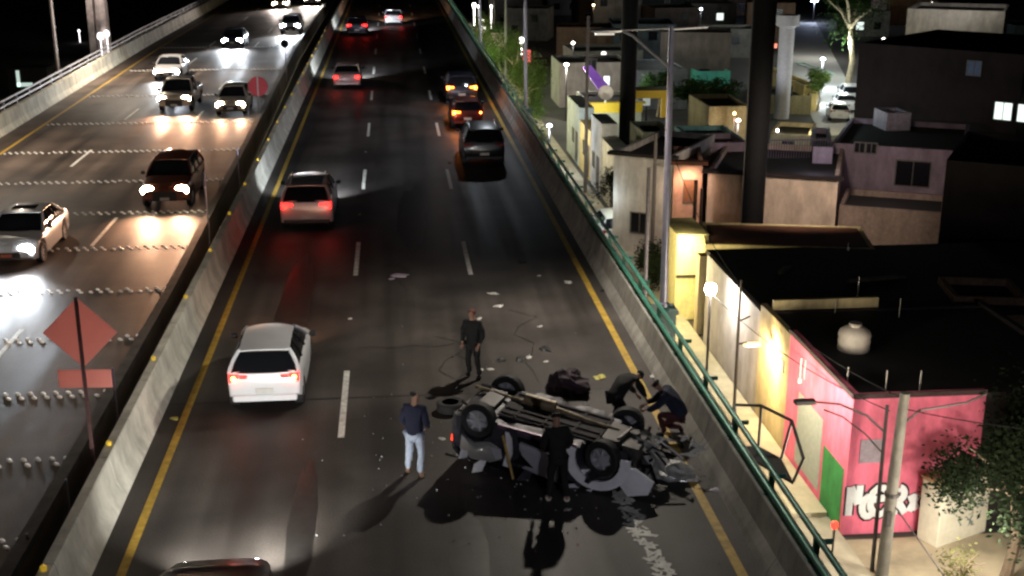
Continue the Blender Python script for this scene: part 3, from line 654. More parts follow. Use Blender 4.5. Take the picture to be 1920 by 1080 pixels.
for i, (px, py, s, m_, lb) in enumerate([
    (748,517,.17,LP,'pale lilac plastic scrap between the lane dashes'), (735,523,.07,LP,'small pale scrap touching the lilac scrap'), (925,551,.09,WP,'curved pinkish white scrap above a flat one'),
    (935,574,.10,WP,'flat pale scrap right of the lane dash'), (1010,517,.05,WP,'tiny pale scrap below the dark chip'), (1065,530,.10,WP,'pale scrap beside the yellow line'),
    (978,491,.12,DP,'dark chip nearest the stopped cars'), (898,598,.06,WP,'bright scrap above the standing person in dark clothes'), (1013,612,.05,WP,'tiny bright scrap midway to the yellow line'),
    (656,598,.05,WP,'bright scrap by the left lane dashes'), (1024,654,.13,DP,'black plastic chunk above the wreck'), (992,670,.07,WP,'white-tipped shard above the wreck'),
    (975,674,.11,DP,'dark shard touching the white-tipped shard'), (940,675,.09,DP,'faint dark scrap left of the shards'), (900,694,.06,WP,'left bright scrap by the rear wheel'), (919,693,.06,WP,'right bright scrap by the rear wheel'),
    (1125,708,.11,YP,'pale yellow scrap between wreck and yellow line'), (1228,705,.10,WP,'whitish scrap against the parapet'), (1024,678,.04,WP,'tiny reddish scrap below the black chunk'),
    (829,823,.06,WP,'white scrap left of the wreck in its shade'), (848,853,.10,DP,'dark scrap beside the man in jeans'), (1064,956,.05,WP,'white crumb below the white shoes'), (1345,920,.09,LP,'grey scrap at the foot of the parapet'),
    (674,402,.04,WP,'tiny bright scrap above the left dashes'), (686,285,.05,WP,'tiny pale scrap in the dark middle lane'), (1130,545,.07,DP,'dark scrap on the right shoulder'), (327,785,.07,YP,'pale scrap on the left shoulder')]):
    debris(lb, px, py, s, m_, i)
# larger torn pieces
def torn(label, px, py, r, h, m, seed, name):
    random.seed(seed); bm = bmesh.new(); bmesh.ops.create_uvsphere(bm, u_segments=20, v_segments=12, radius=1)
    for v in bm.verts:
        n_ = 1 + .45 * noise.noise(v.co*1.8 + Vector((seed,0,0))) + .2*noise.noise(v.co*5 + Vector((seed,0,0)))
        v.co = Vector((v.co.x*r*n_, v.co.y*r*.65*n_, max(-.3, v.co.z)*h*n_))
    me = bpy.data.meshes.new(name); bm.to_mesh(me); bm.free(); me.materials.append(m)
    o = bpy.data.objects.new(name, me); C.objects.link(o); p = G(px, py); o.location = (p.x, p.y, h*.35); o.rotation_euler = (0,0,seed)
    return o
tag(torn('', 1068, 735, .55, .38, mat('dark_upholstery',(.03,.015,.025),.8,var=.4,scale=6), 3, 'torn_car_seat'), 'dark torn heap with a reddish scrap behind the overturned car', 'wreckage')
tag(torn('', 1258, 892, .5, .22, mat('torn_silver',(.6,.6,.6),.3,.5,var=.4,scale=8), 9, 'torn_bumper'), 'shredded silver bumper in front of the wreck by the parapet', 'wreckage')
sh = MB()
random.seed(5)
b0_ = G(1265, 868, .1)
for k in range(16):
    c = Vector((random.uniform(-.7,.75), random.uniform(-.3,.3), random.uniform(.05,.55)))
    u = Vector((random.uniform(-1,1), random.uniform(-.6,.6), random.uniform(-.4,.6))).normalized(); v = u.orthogonal().normalized(); l = random.uniform(.1,.34)
    sh.add([c - u*l, c + v*.05, c + u*l, c - v*.03, c - u*l + Vector((0,0,.01)), c + v*.05 + Vector((0,0,.012)), c + u*l + Vector((0,0,.01)), c - v*.03 + Vector((0,0,.012))], [(0,1,2,3),(7,6,5,4),(0,4,5,1),(1,5,6,2),(2,6,7,3),(3,7,4,0)])
o = sh.build('torn_fender', mat('torn_white',(.7,.7,.68),.35,.2,var=.1)); o.location = b0_; tag(o, 'bright white shredded metal strips at the nose of the wreck', 'wreckage')
w_ = thing('tyre_debris', 'dark detached tyre lying left of the wreck by the red lamp', 'tyre', (G(845,770).x, G(845,770).y, .12), 0)
MB().lathe([(.19,-.10),(.29,-.11),(.32,-.08),(.32,.08),(.29,.11),(.19,.10)], 24, cap=False).build('tyre', RUBBER, w_, True)

# ================================================================ TEMPORARY SIGNS AND POSTS in the gap
ORV = mat('sign_orange_vinyl', (.92,.44,.40), .6, var=.12, scale=2)
_n = ORV.node_tree; _o = _n.nodes['Material Output']; _t = _n.nodes.new('ShaderNodeBsdfTranslucent'); _t.inputs[0].default_value = (1,.58,.52,1); _mx = _n.nodes.new('ShaderNodeMixShader'); _mx.inputs[0].default_value = .6
_n.links.new(_n.nodes['Principled BSDF'].outputs[0], _mx.inputs[1]); _n.links.new(_t.outputs[0], _mx.inputs[2]); _n.links.new(_mx.outputs[0], _o.inputs[0])
t = thing('road_sign', 'orange diamond road sign seen from behind with plate below', 'road sign', (-5.97, 22.3, -.9), R(-4))
MB().box(-.03,.03,.0,.05,0,4.85).build('post', mat('sign_post_red_grey',(.12,.06,.06),.6), t)
a = .69; cz = 4.14
MB().add([(0,.055,cz-a),(a,.055,cz),(0,.055,cz+a),(-a,.055,cz),(0,.075,cz-a),(a,.075,cz),(0,.075,cz+a),(-a,.075,cz)], [(0,1,2,3),(7,6,5,4),(0,4,5,1),(1,5,6,2),(2,6,7,3),(3,7,4,0)]).build('diamond_panel', ORV, t)
MB().box(-.50,.50,.055,.075,3.04,3.40).build('plate', ORV, t)
t = thing('road_sign', 'round red road sign seen from behind beside the gap', 'road sign', (-7.35, 68, -.6))
MB().box(-.03,.03,0,.05,0,2.75).build('post', STEEL, t)
MB().lathe([(.53,.06),(.53,.08)], 32, m=Matrix.Translation((0,0,2.22)) @ Matrix.Rotation(R(-90),4,'X')).build('disc', mat('sign_red',(.65,.05,.07),.5,var=.1), t)
t = thing('road_sign', 'small black sign on a thin post, farther than the round sign', 'road sign', (-7.3, 86, -.5))
MB().box(-.03,.03,0,.04,0,2.6).build('post', STEEL, t)
MB().lathe([(.27,0),(.27,.06)], 20, m=Matrix.Translation((0,0,2.6)) @ Matrix.Rotation(R(90),4,'X')).build('panel', BLACKM, t)
pp = mat('marker_post_grey',(.35,.33,.45),.5,.3)
for (px, pt, pb, lb) in ((388,320,450,'thin grey post beside the maroon SUV'), (447,280,340,'short thin post above the grey post by the SUV'), (128,898,975,'thin grey post low in the gap, below the diamond sign'), (55,1000,1075,'thin post in the gap at the bottom left corner'), (216,690,790,'thin dark post in the gap beside the orange plate')):
    base = G(px, pb, 0.0); k = base.x + 6.25; Y = base.y + 1.0; tp = PY(px, pt, Y)
    o = MB().tube([(0,0,-1.0),(0,0,tp.z)], .025, 8).box(-.05,.05,-.05,.05,-1.0,-.95).build('marker_post', pp); o.location = (PY(px,(pt+pb)/2,Y).x, Y, 0); tag(o, lb, 'marker post')

# ================================================================ TOWN
def bld(label, pL, YL, pR, YR, depth, wallm, roofm, wins=(), zb=GZ, cat='building', name='building', par=.3, eave=None, doors=()):
    a = PY(*pL, YL); b = PY(*pR, YR); zt = a.z; d = Vector((b.x - a.x, b.y - a.y)); wd = d.length; ang = math.atan2(d.y, d.x)
    t = thing(name, label, cat, (a.x, a.y, zb), ang); h = zt - zb; T = .18
    MB().box(0,wd,0,T,0,h).box(0,wd,depth-T,depth,0,h).box(0,T,T,depth-T,0,h).box(wd-T,wd,T,depth-T,0,h).build('wall', wallm, t)
    MB().box(T,wd-T,T,depth-T,h-par-.15,h-par).build('roof', roofm, t)
    if eave: MB().box(-.25,wd+.25,-.35,T-.02,h-.12,h+.04).build('eave', eave, t)
    for (x0,x1,z0,z1,pm_) in wins:
        f = MB()
        for (a0,a1,c0,c1) in ((x0-.06,x1+.06,z0-.06,z0),(x0-.06,x1+.06,z1,z1+.06),(x0-.06,x0,z0,z1),(x1,x1+.06,z0,z1),((x0+x1)/2-.02,(x0+x1)/2+.02,z0,z1)): f.box(a0,a1,-.04,-.002,c0,c1)
        fo = f.build('window', mat('window_frame',(.12,.11,.10),.5), t); MB().box(x0,x1,-.015,-.003,z0,z1).build('pane', pm_, fo)
    return t
DG = mat('dark_window',(.012,.012,.016),.15,var=0); LITW = mat('lit_window',(.8,.9,.85),.5,em=(.85,1,.92),es=1.3,var=.12,scale=1.5); DIMW = mat('dim_window',(.05,.07,.10),.4,em=(.08,.13,.25),es=.12,var=.3)
ROOFD = mat('roof_dark',(.007,.006,.006),.95,var=.4,scale=1); RUST = mat('roof_rust',(.08,.026,.012),.9,var=.5,scale=.9)
PINK = mat('wall_pink',(.80,.17,.27),.8,var=.14,scale=1.2,bump=.15); CRM = mat('wall_cream',(.46,.37,.20),.85,var=.2,scale=1); GRY = mat('wall_grey',(.36,.32,.30),.85,var=.2,scale=1); MAUV = mat('wall_mauve',(.30,.23,.29),.9,var=.2,scale=.8)
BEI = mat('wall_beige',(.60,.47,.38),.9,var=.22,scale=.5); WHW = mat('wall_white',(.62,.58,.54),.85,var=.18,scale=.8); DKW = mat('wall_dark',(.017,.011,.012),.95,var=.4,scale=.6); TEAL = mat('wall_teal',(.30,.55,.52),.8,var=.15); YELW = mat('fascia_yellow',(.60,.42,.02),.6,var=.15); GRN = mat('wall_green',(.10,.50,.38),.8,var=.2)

# pink corner building and the long painted wall beside the street
t = thing('pink_building', 'pink corner building with graffiti below the viaduct', 'building', (12.2, 29.9, GZ))
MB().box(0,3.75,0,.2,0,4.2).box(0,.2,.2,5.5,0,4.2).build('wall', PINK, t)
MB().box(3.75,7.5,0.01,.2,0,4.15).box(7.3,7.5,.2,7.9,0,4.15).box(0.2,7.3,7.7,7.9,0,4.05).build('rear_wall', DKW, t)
MB().box(.2,7.3,.2,7.7,3.85,4.0).build('roof', ROOFD, t)
MB().box(-.04,3.75,-.05,.0,4.12,4.26).box(-.05,-.0,.0,5.5,4.12,4.26).build('coping', mat('coping_dark',(.05,.03,.03),.9), t)
MB().box(-.012,-.002,.25,1.9,0,1.9).build('green_patch', mat('paint_green_patch',(.03,.22,.05),.8,var=.3,scale=2), t)
MB().box(-.012,-.002,2.1,4.3,.3,2.6).build('shutter', mat('shutter_grey',(.38,.40,.36),.7,.2,var=.15), t)
MB().box(.3,.9,-.03,-.002,2.2,2.9).build('sign_plate', mat('grey_plate',(.3,.25,.3),.6), t)
# bubble letter graffiti
FL = (Vector((0,1,0)), .12)
def stroke(m, pts, r, y): m.tube([(x, y, z) for x, z in pts], r, 10, True, FL)
def arc(cx, cz, rx, rz_, a0, a1, n=10): return [(cx + rx*math.cos(R(a0+(a1-a0)*i/n)), cz + rz_*math.sin(R(a0+(a1-a0)*i/n))) for i in range(n+1)]
LET = [[(.08,.35),(.08,1.3)],[(.10,1.3),(.36,.72)],[(.38,.72),(.40,1.35)],arc(.72,.62,.2,.33,50,310),
       arc(1.10,.78,.33,.46,10,335),[(.85,.84),(1.36,.9)],[(1.62,.32),(1.62,1.2)],arc(1.74,1.0,.16,.2,90,-90),[(1.72,.75),(1.98,.35)],[(2.12,.95),(2.36,.45)],[(2.36,.95),(2.12,.4)]]
gb, gw = MB(), MB()
for s in LET: stroke(gb, s, .185, -.03); stroke(gw, s, .12, -.045)
gg = gb.build('graffiti_outline', mat('graffiti_black',(.012,.012,.015),.7,var=0), t, True); gg.location = (.05,0,.3); gg.scale = (.86,1,.92)
gg2 = gw.build('graffiti_fill', mat('graffiti_white',(.72,.74,.76),.7,var=.1), t, True); gg2.location = (.05,0,.3); gg2.scale = (.86,1,.92)

t = thing('street_wall', 'long wall beside the street, cream and lamp-lit then grey', 'wall', (12.2, 35.4, GZ))
MB().box(0,.2,0,3.2,0,4.05).build('wall', CRM, t)
MB().box(0,.2,3.2,10.5,0,3.75).build('wall', GRY, t)
for y in (.4, 2.9): MB().box(-.03,0,y,y+.5,2.6,3.0).build('vent', GRY, t)
bld('low flat black roof block behind the long street wall', (1312,480), 47.0, (1470,490), 47.0, .5, CRM, ROOFD, par=.2)
o = MB().box(12.4,28,38,46.8,-2.45,-2.3).build('flat_roof', ROOFD); tag(o, 'wide flat black roof between pink building and rusty roof', 'roof')
o = MB().box(12.4,16.0,37.85,38,-2.3,-1.62).build('roof_parapet', CRM); tag(o, 'dim cream parapet strip between pink building roof and black roof', 'parapet')
# bright yellow gate piece by the street
t = thing('yellow_annex', 'bright yellow lamp-lit annex wall jutting into the street', 'building', (PY(1270,450,49).x, 49, GZ))
MB().box(0,1.35,0,3,0,3.75).build('wall', mat('wall_bright_yellow',(.78,.68,.32),.8,var=.15), t); MB().box(.0,1.35,-.1,.0,1.9,2.0).build('ledge', DARKST, t)
bld('long low building with rusty brown roof and cream front strip', (1322,458), 47.6, (1640,478), 46.2, 3.7, mat('wall_strip',(.52,.44,.22),.85,var=.3,scale=.5), RUST, par=.03)
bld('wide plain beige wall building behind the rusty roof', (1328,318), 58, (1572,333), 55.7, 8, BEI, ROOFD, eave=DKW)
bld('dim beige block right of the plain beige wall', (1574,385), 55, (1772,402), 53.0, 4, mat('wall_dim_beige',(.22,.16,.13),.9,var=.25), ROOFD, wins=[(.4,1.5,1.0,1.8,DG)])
bld('mauve house with a square dark window on its upper floor', (1560,268), 63, (1808,288), 60.0, 9, MAUV, ROOFD, wins=[(3.4,5.1,2.9,4.2,DG),(1.2,1.7,4.5,5.0,DG),(1.8,2.3,4.5,5.0,DG)])
bld('small mauve terrace wall with vertical iron fence beside it', (1335,268), 64, (1402,262), 64, 3, MAUV, ROOFD)
bld('pale teal walled house behind the mauve terrace', (1300,262), 72, (1395,262), 72, 5, TEAL, ROOFD)
f = thing('iron_fence', 'vertical bar iron fence on the roof of the beige building', 'fence', (PY(1440,292,62).x, 62, -2.2))
q = MB().box(0,3.2,-.02,.02,1.45,1.5).box(0,3.2,-.02,.02,.05,.1)
for k in range(24): q.box(k*.138,k*.138+.03,-.015,.015,.05,1.6)
q.build('bars', mat('fence_mauve',(.14,.11,.16),.6,.3), f)
bld('lilac parapet house between the iron fence and mauve house', (1525,275), 60.5, (1562,278), 60.2, 6, mat('wall_lilac',(.28,.24,.32),.9,var=.15), ROOFD)
bld('white house with brown eave and painted side beside the street', (1152,284), 60, (1262,298), 58.4, 7, WHW, ROOFD, eave=mat('eave_black',(.02,.015,.015),.9), wins=[(1.0,1.9,1.2,2.2,DG)])
bld('peach house with rust brown canopy next to white house', (1264,302), 58.2, (1318,305), 57.9, 4, mat('wall_peach',(.62,.36,.26),.8,var=.35,scale=1.2), RUST, eave=RUST, wins=[(.55,1.1,3.0,4.1,mat('brown_pane',(.22,.09,.04),.6))])
bld('large dark apartment block with two lit windows', (1612,80), 76, (1925,88), 68.5, 12, DKW, ROOFD, wins=[(8.9,9.9,4.95,5.95,LITW),(10.25,11.4,4.95,5.95,LITW),(7.0,7.8,7.4,8.2,DIMW)])
bld('pale white block on the roof behind the dark apartments', (1702,16), 96, (1885,20), 92.5, 8, WHW, ROOFD)
bld('small pale lilac stair tower in front of dark apartments', (1664,212), 68, (1709,214), 68, 2, mat('wall_pale_lilac',(.42,.38,.46),.85), ROOFD)
bld('black unlit house on the right behind the rusty roof', (1775,300), 50, (1930,310), 48.3, 8, DKW, ROOFD)
bld('dim brown block standing on the black roof at right', (1790,556), 39, (1930,572), 38.5, 2.5, mat('wall_dim_brown',(.20,.13,.09),.9,var=.3), ROOFD)
bld('shop with yellow fascia and pale shutter beside the viaduct', (1102,192), 92, (1203,192), 92, 6, mat('shop_pale',(.50,.52,.44),.8,var=.15), ROOFD, eave=YELW)
o = MB().box(0,4.2,0,.25,0,.75).build('shop_fascia', YELW); o.location = PY(1102,212,91.6); tag(o, 'deep yellow fascia board over the pale shop shutter', 'fascia')
t = thing('yellow_canopy', 'yellow canopy frame right of the yellow fascia shop', 'canopy', (PY(1185,218,86).x, 86, GZ))
MB().box(0,2.9,0,2,4.0,4.55).build('canopy_roof', YELW, t); MB().box(2.1,2.9,0,.3,2.6,4.0).build('pier', YELW, t); MB().box(0.1,.25,0,.2,0,4.0).build('leg', STEEL, t); MB().box(2.6,2.75,.3,.5,0,4.0).build('leg', STEEL, t)
bld('grey two storey house behind the yellow fascia shop', (1050,118), 108, (1182,118), 108, 6, GRY, ROOFD, wins=[(2.3,3.2,3.0,4.2,DG)])
bld('dark grey warehouse behind the thick black pole', (1185,132), 106, (1290,132), 106, 8, mat('wall_slate',(.14,.15,.16),.9), ROOFD)
bld('bright green walled house in the distance', (1306,134), 116, (1370,134), 116, 5, GRN, ROOFD)
bld('low olive brown house under the green house', (1330,200), 84, (1410,204), 84, 6, mat('wall_olive',(.24,.20,.10),.9,var=.3), ROOFD, wins=[(.8,1.4,1.2,2.2,DG)])
bld('low cream house in front of the white tank tower', (1440,178), 103, (1522,182), 102, 6, mat('wall_olive_cream',(.34,.30,.16),.9,var=.25), ROOFD, wins=[(1.2,2.0,1.6,2.4,DG)])
bld('lit yellow corner house at the mouth of the far street', (1508,160), 104, (1535,158), 104, 14, mat('wall_lit_yellow',(.62,.48,.18),.8,var=.15), ROOFD)
bld('mint green house along the far street', (1546,138), 128, (1566,136), 128, 10, mat('wall_mint',(.40,.62,.50),.8), ROOFD)
bld('flat roofed cream house with a lit rear terrace', (1445,250), 78, (1520,258), 77, 5, mat('wall_terrace',(.46,.40,.26),.85,var=.2), ROOFD, wins=[(.8,1.5,1.5,2.3,DG)])
bld('pale low house front under the second street lamp', (1205,248), 72, (1262,252), 72, 4, mat('wall_pale_green',(.45,.45,.33),.85,var=.25), ROOFD)
struct(MB().add([(33,92,GZ+.004),(37.5,92,GZ+.004),(66,190,GZ+.004),(58,190,GZ+.004)], [(0,1,2,3)]).build('street', mat('far_street',(.30,.29,.26),.8,var=.25)))

# white tank tower
p = G(1465, 222, GZ)
t = thing('water_tower', 'tall white column with flat wider cap', 'water tower', (p.x, p.y, GZ)); ht = PY(1465,28,p.y).z - GZ
MB().tube([(0,0,0),(0,0,ht-1.0)], .62, 16).build('column', mat('tower_white',(.44,.44,.48),.7,var=.15), t, True)
MB().lathe([(.62,ht-1.0),(.95,ht-.85),(.95,ht),(.0001,ht)], 16).build('cap', MATS['tower_white'], t, True)
# two black monopoles
for (px, Y, r, lb) in ((1417, 55, .52, 'thick black steel pole rising from the dark roofs'), (1174, 86, .55, 'second thick black pole behind the yellow canopy')):
    a = PY(px, 300, Y); t = thing('steel_pole', lb, 'pole', (a.x, Y, GZ), 0, 'thick black poles among the houses')
    MB().tube([(0,0,0),(0,0,8),(0,0,17)], [r, r*1.02, r*1.06], 20).build('shaft', BLACKM, t, True)
    MB().tube([(0,0,0),(0,0,.25)], r*1.5, 16).build('base_flange', DARKST, t)
    MB().tube([(-r-.02,0,0),(-r-.02,0,17)], .025, 6).build('cable', DARKST, t)

# small street furniture of the lower street
t = thing('utility_pole', 'leaning concrete utility pole in front of the pink wall', 'utility pole', (12.45, 27.6, GZ))
MB().tube([(0,0,0),(.06,0,3),(.13,0,5.2)], [.17,.15,.125], 12).build('shaft', mat('pole_concrete',(.13,.12,.10),.85,var=.25,scale=3), t, True)
MB().tube([(.05,0,2.35),(.05,0,2.45)], .19, 10).build('clamp', DARKST, t); MB().box(-.12,.0,-.25,-.1,1.6,2.0).build('junction_box', DARKST, t)
MB().tube([(.05,0,2.2),(1.5,-2.4,0)], .018, 6).build('guy_wire', DARKST, t)
MB().tube([(.1,0,4.3),(.5,-.1,4.75),(1.6,-.3,5.0),(2.1,-.35,5.25)], .03, 6).build('bracket', DARKST, t)
t = thing('street_lamp', 'slender lamp post with curved arms beside the leaning pole', 'street lamp', (12.3, 27.9, GZ), 0)
MB().tube([(0,0,0),(-.02,0,4.75)], [.06,.045], 8).build('post', DARKST, t, True)
m = MB().tube([(0,0,4.0),(-.5,.1,4.45),(-1.2,.2,4.75),(-2.0,.3,4.82)], .03, 8).tube([(0,0,3.4),(-.5,.1,3.95),(-1.1,.2,4.4),(-1.6,.25,4.6)], .022, 6)
m.build('arm', DARKST, t, True); MB().box(-2.35,-1.8,.2,.42,4.75,4.86).build('lamp_head', DARKST, t, bev=.02)
t = thing('street_lamp', 'thin lamp post in front of the cream wall, small glowing head', 'street lamp', (11.0, 37.0, GZ))
MB().tube([(0,0,0),(-.02,0,5.4)], [.06,.045], 8).build('post', DARKST, t, True)
MB().tube([(0,0,4.0),(.35,0,4.15)], .03, 6).build('arm', DARKST, t, True); MB().tube([(0,0,3.2),(.3,0,3.25)], .03, 6).build('arm', DARKST, t, True)
MB().box(.2,.75,-.1,.1,3.12,3.22).build('lamp_head', mat('lamp_head_lit',(.8,.7,.4),.5,em=(1,.75,.35),es=2.0,var=0), t, bev=.02)
spot('lamp_or_fill_glow', (11.3, 36.9, GZ+3.1), (12.2, 37.1, GZ+2.7), 1300, (1,.74,.38), 165, .8, .12)
t = thing('street_lamp', 'post with white floodlight shining on the street wall', 'street lamp', (11.35, 42.0, GZ))
MB().tube([(0,0,0),(0,0,3.4)], .05, 8).build('post', DARKST, t, True)
MB().lathe([(.0001,3.3),(.16,3.36),(.22,3.52),(.18,3.7),(.0001,3.76)], 16).build('lamp_globe', mat('globe_white',(.9,.9,.9),.3,em=(1,.98,.92),es=60,var=0), t, True)
point('floodlight_glow', (11.3, 41.7, GZ+3.5), 750, (1,.93,.82), .2)
# other lit lamps of the town, then added lights without lamp bodies
def town_lamp(px, py, Y, label, power, col, es=20, h=None, r=.16):
    a = PY(px, py, Y); t = thing('street_lamp', label, 'street lamp', (a.x, Y, GZ)); hh = a.z - GZ
    MB().tube([(0,0,0),(0,0,hh)], [.07,.05], 8).build('post', DARKST, t, True)
    MB().lathe([(.0001,hh-.02),(r,hh+.03),(r*1.1,hh+.12),(.0001,hh+.22)], 12).build('lamp_globe', mat('globe_%s' % str(col)+str(es), (.9,.9,.9), .3, em=col, es=es, var=0), t, True)
    if power: point('lamp_or_fill_glow', (a.x, Y - .3, a.z - .35), power, col, .2)
    return t
W1 = (1,.95,.86); Y1 = (1,.74,.36); Bl = (.75,.88,1)
town_lamp(1062,123,101,'white lamp in front of the grey house behind the shop',900,W1,25)
town_lamp(1030,238,80,'bluish white lamp at the foot of the hedge by the shop',350,Bl,20)
town_lamp(1384,228,82,'pale lamp in front of the olive house',260,W1,8)
town_lamp(1377,215,82.4,'small orange lamp above the olive house lamp',90,(1,.5,.2),10,r=.1)
town_lamp(1455,247,80,'white lamp beside the thick black pole',420,W1,25)
town_lamp(1543,112,118,'bright cold street lamp high over the far street',1300,Bl,30,r=.2)
town_lamp(1523,158,108,'second cold lamp of the far street, by yellow corner house',900,Bl,25)
town_lamp(1600,162,125,'white lamp at the right side of the far street',900,W1,20)
town_lamp(1528,272,72,'glaring lamp on the terrace behind the iron fence',300,W1,30)
town_lamp(1527,3,190,'brightest blue-white lamp at the top edge',900,(.6,.7,1),60,r=.5)
town_lamp(1657,75,120,'lamp beside the pale block on the dark apartments',250,W1,20)
town_lamp(1290,448,51.5,'warm lamp over the yellow annex',0,Y1,8,r=.06)
spot('annex_light', (PY(1285,440,48.3).x, 48.3, -2.0), (PY(1285,470,49).x, 49, -4), 330, (1,.88,.55), 150, .8, .1)
spot('strip_light', (13.2, 46.9, -1.95), (13.6, 47.6, -2.5), 18, (1,.85,.5), 150, .8, .1)
point('street_warm_glow', (10.4, 33.5, GZ+3.4), 420, (1,.84,.52), .2)
point('street_warm_glow', (10.2, 47, GZ+3.2), 1000, (1,.85,.48), .2)
point('yard_fill', (14.2,25.9,-3.6), 700, (1,.92,.78), .2)  # added fills without lamp bodies, brightening the pink front and kiosk
point('yard_fill', (13.0,23.6,-1.6), 1300, (1,.88,.70), .25)
point('yard_fill', (10.4, 30.5, -1.6), 620, (1,.9,.72), .2)
spot('house_light', (11.2, 60.5, -2.6), (12.8, 61.5, -3.6), 500, (1,.95,.6), 150, .8, .1)
spot('peach_light', (PY(1290,360,57).x, 57.4, -1.6), (PY(1295,350,59).x, 59, -3), 120, (1,.6,.4), 150, .8, .1)
spot('beige_light', (PY(1450,420,54).x, 49.0, 1.5), (PY(1450,380,58).x, 58, -3), 2100, (1,.82,.66), 130, .9, .3)
point('far_shop_light', (15.5, 89.5, -3.6), 260, (.95,1,.85), .2)
spot('tower_light', (p.x - 3, p.y - 5, -3), (p.x, p.y, 0), 500, (.9,.93,1), 80, .8, .2)
spot('block_light', (42, 88, 6), (44.5, 96, 8), 900, (1,.95,.85), 120, .8, .3)
for i, (px, py, Y, s, col, es, lb) in enumerate([(889,10,190,.35,W1,14,'white light dot at the start of the far right lamps'), (898,12,190,.25,W1,8,'dim white dot beside the far lamps'), (921,12,185,.22,W1,8,'lone white dot above the hedge'), (905,39,165,.22,W1,12,'white dot between far lamps and hedge'),
    (906,55,160,.45,W1,5,'blurred white shop light near the viaduct edge'), (978,76,150,.38,W1,9,'white lamp above the red box sign'), (985,82,149,.28,(1,.3,.25),8,'pink lamp under the white lamp'), (1003,47,210,.25,W1,1.5,'faint grey dot high in the dark'), (1132,103,118,.35,W1,2,'pale lit chimney block'), (1420,83,140,.0,W1,0,'')]):
    if not s: continue
    a = PY(px, py, Y); o = MB().lathe([(.0001,-s),(s*.6,-s*.8),(s*.75,0),(s*.6,s*.8),(.0001,s)], 12).tube([(0,0,GZ-a.z),(0,0,-s*.9)], .05, 6).build('distant_lamp', mat('dl%s%s' % (col, es), (.8,.8,.8), .5, em=col, es=es, var=0), smooth=True); o.location = a; tag(o, lb, 'lamp', 'distant lamps')
def sign_box(px0, py0, px1, py1, Y, m, label, name='lit_sign', cat='sign'):
    a = PY(px0, py0, Y); b = PY(px1, py1, Y); t = thing(name, label, cat, (a.x, Y, b.z))
    MB().box(0, b.x-a.x, 0, .25, 0, a.z-b.z).build('panel', m, t, bev=.03); MB().tube([((b.x-a.x)/2,.1,GZ-b.z),((b.x-a.x)/2,.1,0)], .06, 6).build('post', DARKST, t)
sign_box(981,94,995,117,140, mat('sign_red_lit',(.5,.1,.1),.5,em=(1,.16,.13),es=.9,var=.3,scale=2), 'red glowing box sign at the end of the hedge')
sign_box(922,92,942,108,150, mat('sign_green_lit',(.2,.6,.1),.5,em=(.35,1,.15),es=.6,var=.5,scale=1.5), 'lime green glowing shop sign beside the viaduct')
sign_box(906,70,916,80,155, mat('sign_pink_lit',(.6,.2,.2),.5,em=(1,.35,.4),es=.9,var=.3,scale=1.5), 'small pink glowing sign by the viaduct edge')
sign_box(916,62,948,90,156, mat('sign_warm_lit',(.6,.5,.3),.5,em=(1,.85,.5),es=.30,var=.7,scale=1.2), 'warm cream lit stall front behind the green sign')
sign_box(1133,143,1143,160,103, mat('sign_white_lit',(.7,.75,.8),.5,em=(.9,.95,1),es=.9,var=.1), 'small white lit panel right of the violet awning')
sign_box(1207,176,1219,198,94, mat('sign_white2',(.7,.72,.7),.6,em=(.8,.9,.8),es=.35,var=.1), 'pale upright panel above the yellow canopy')
sign_box(1446,82,1457,90,112, mat('sign_orange_lit',(.6,.2,.1),.5,em=(1,.25,.15),es=1.3,var=0), 'tiny red light left of the white tower', cat='light')
# violet awning
a = PY(1092,125,101); b = PY(1128,166,96)
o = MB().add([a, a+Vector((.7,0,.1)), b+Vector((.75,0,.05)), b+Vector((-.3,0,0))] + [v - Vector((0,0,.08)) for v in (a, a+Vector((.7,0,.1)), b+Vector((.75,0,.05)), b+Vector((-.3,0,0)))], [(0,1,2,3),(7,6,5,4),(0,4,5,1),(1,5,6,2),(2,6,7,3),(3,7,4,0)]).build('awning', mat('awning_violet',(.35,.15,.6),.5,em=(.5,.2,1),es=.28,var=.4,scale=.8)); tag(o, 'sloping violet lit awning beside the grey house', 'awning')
# satellite dish and roof tank
p = PY(1135,186,90.5); t = thing('satellite_dish', 'round pale satellite dish on the yellow fascia shop', 'satellite dish', p)
MB().lathe([(.0001,0),(.3,.04),(.55,.14),(.56,.16),(.3,.08),(.0001,.04)], 20, m=Matrix.Translation((0,0,.45)) @ Matrix.Rotation(R(70),4,'X')).build('dish', mat('dish_pale',(.62,.52,.48),.6,em=(.6,.5,.45),es=.0), t, True); MB().tube([(0,.1,-.3),(0,.1,.4)], .04, 6).build('stand', STEEL, t)
p = G(1600,655,-2.0); t = thing('water_tank', 'white ribbed water tank on the black roof of the pink building', 'water tank', (p.x, p.y, -2.15))
MB().lathe([(.46,0),(.49,.05),(.47,.14),(.49,.22),(.47,.32),(.49,.42),(.47,.52),(.49,.62),(.46,.74),(.30,.86),(.18,.90),(.18,.95),(.0001,.96)], 24).build('shell', mat('tank_white',(.50,.44,.38),.7,var=.12), t, True); MB().lathe([(.2,.95),(.2,1.0),(.0001,1.02)], 16).build('lid', mat('tank_lid',(.35,.3,.26),.7), t, True)
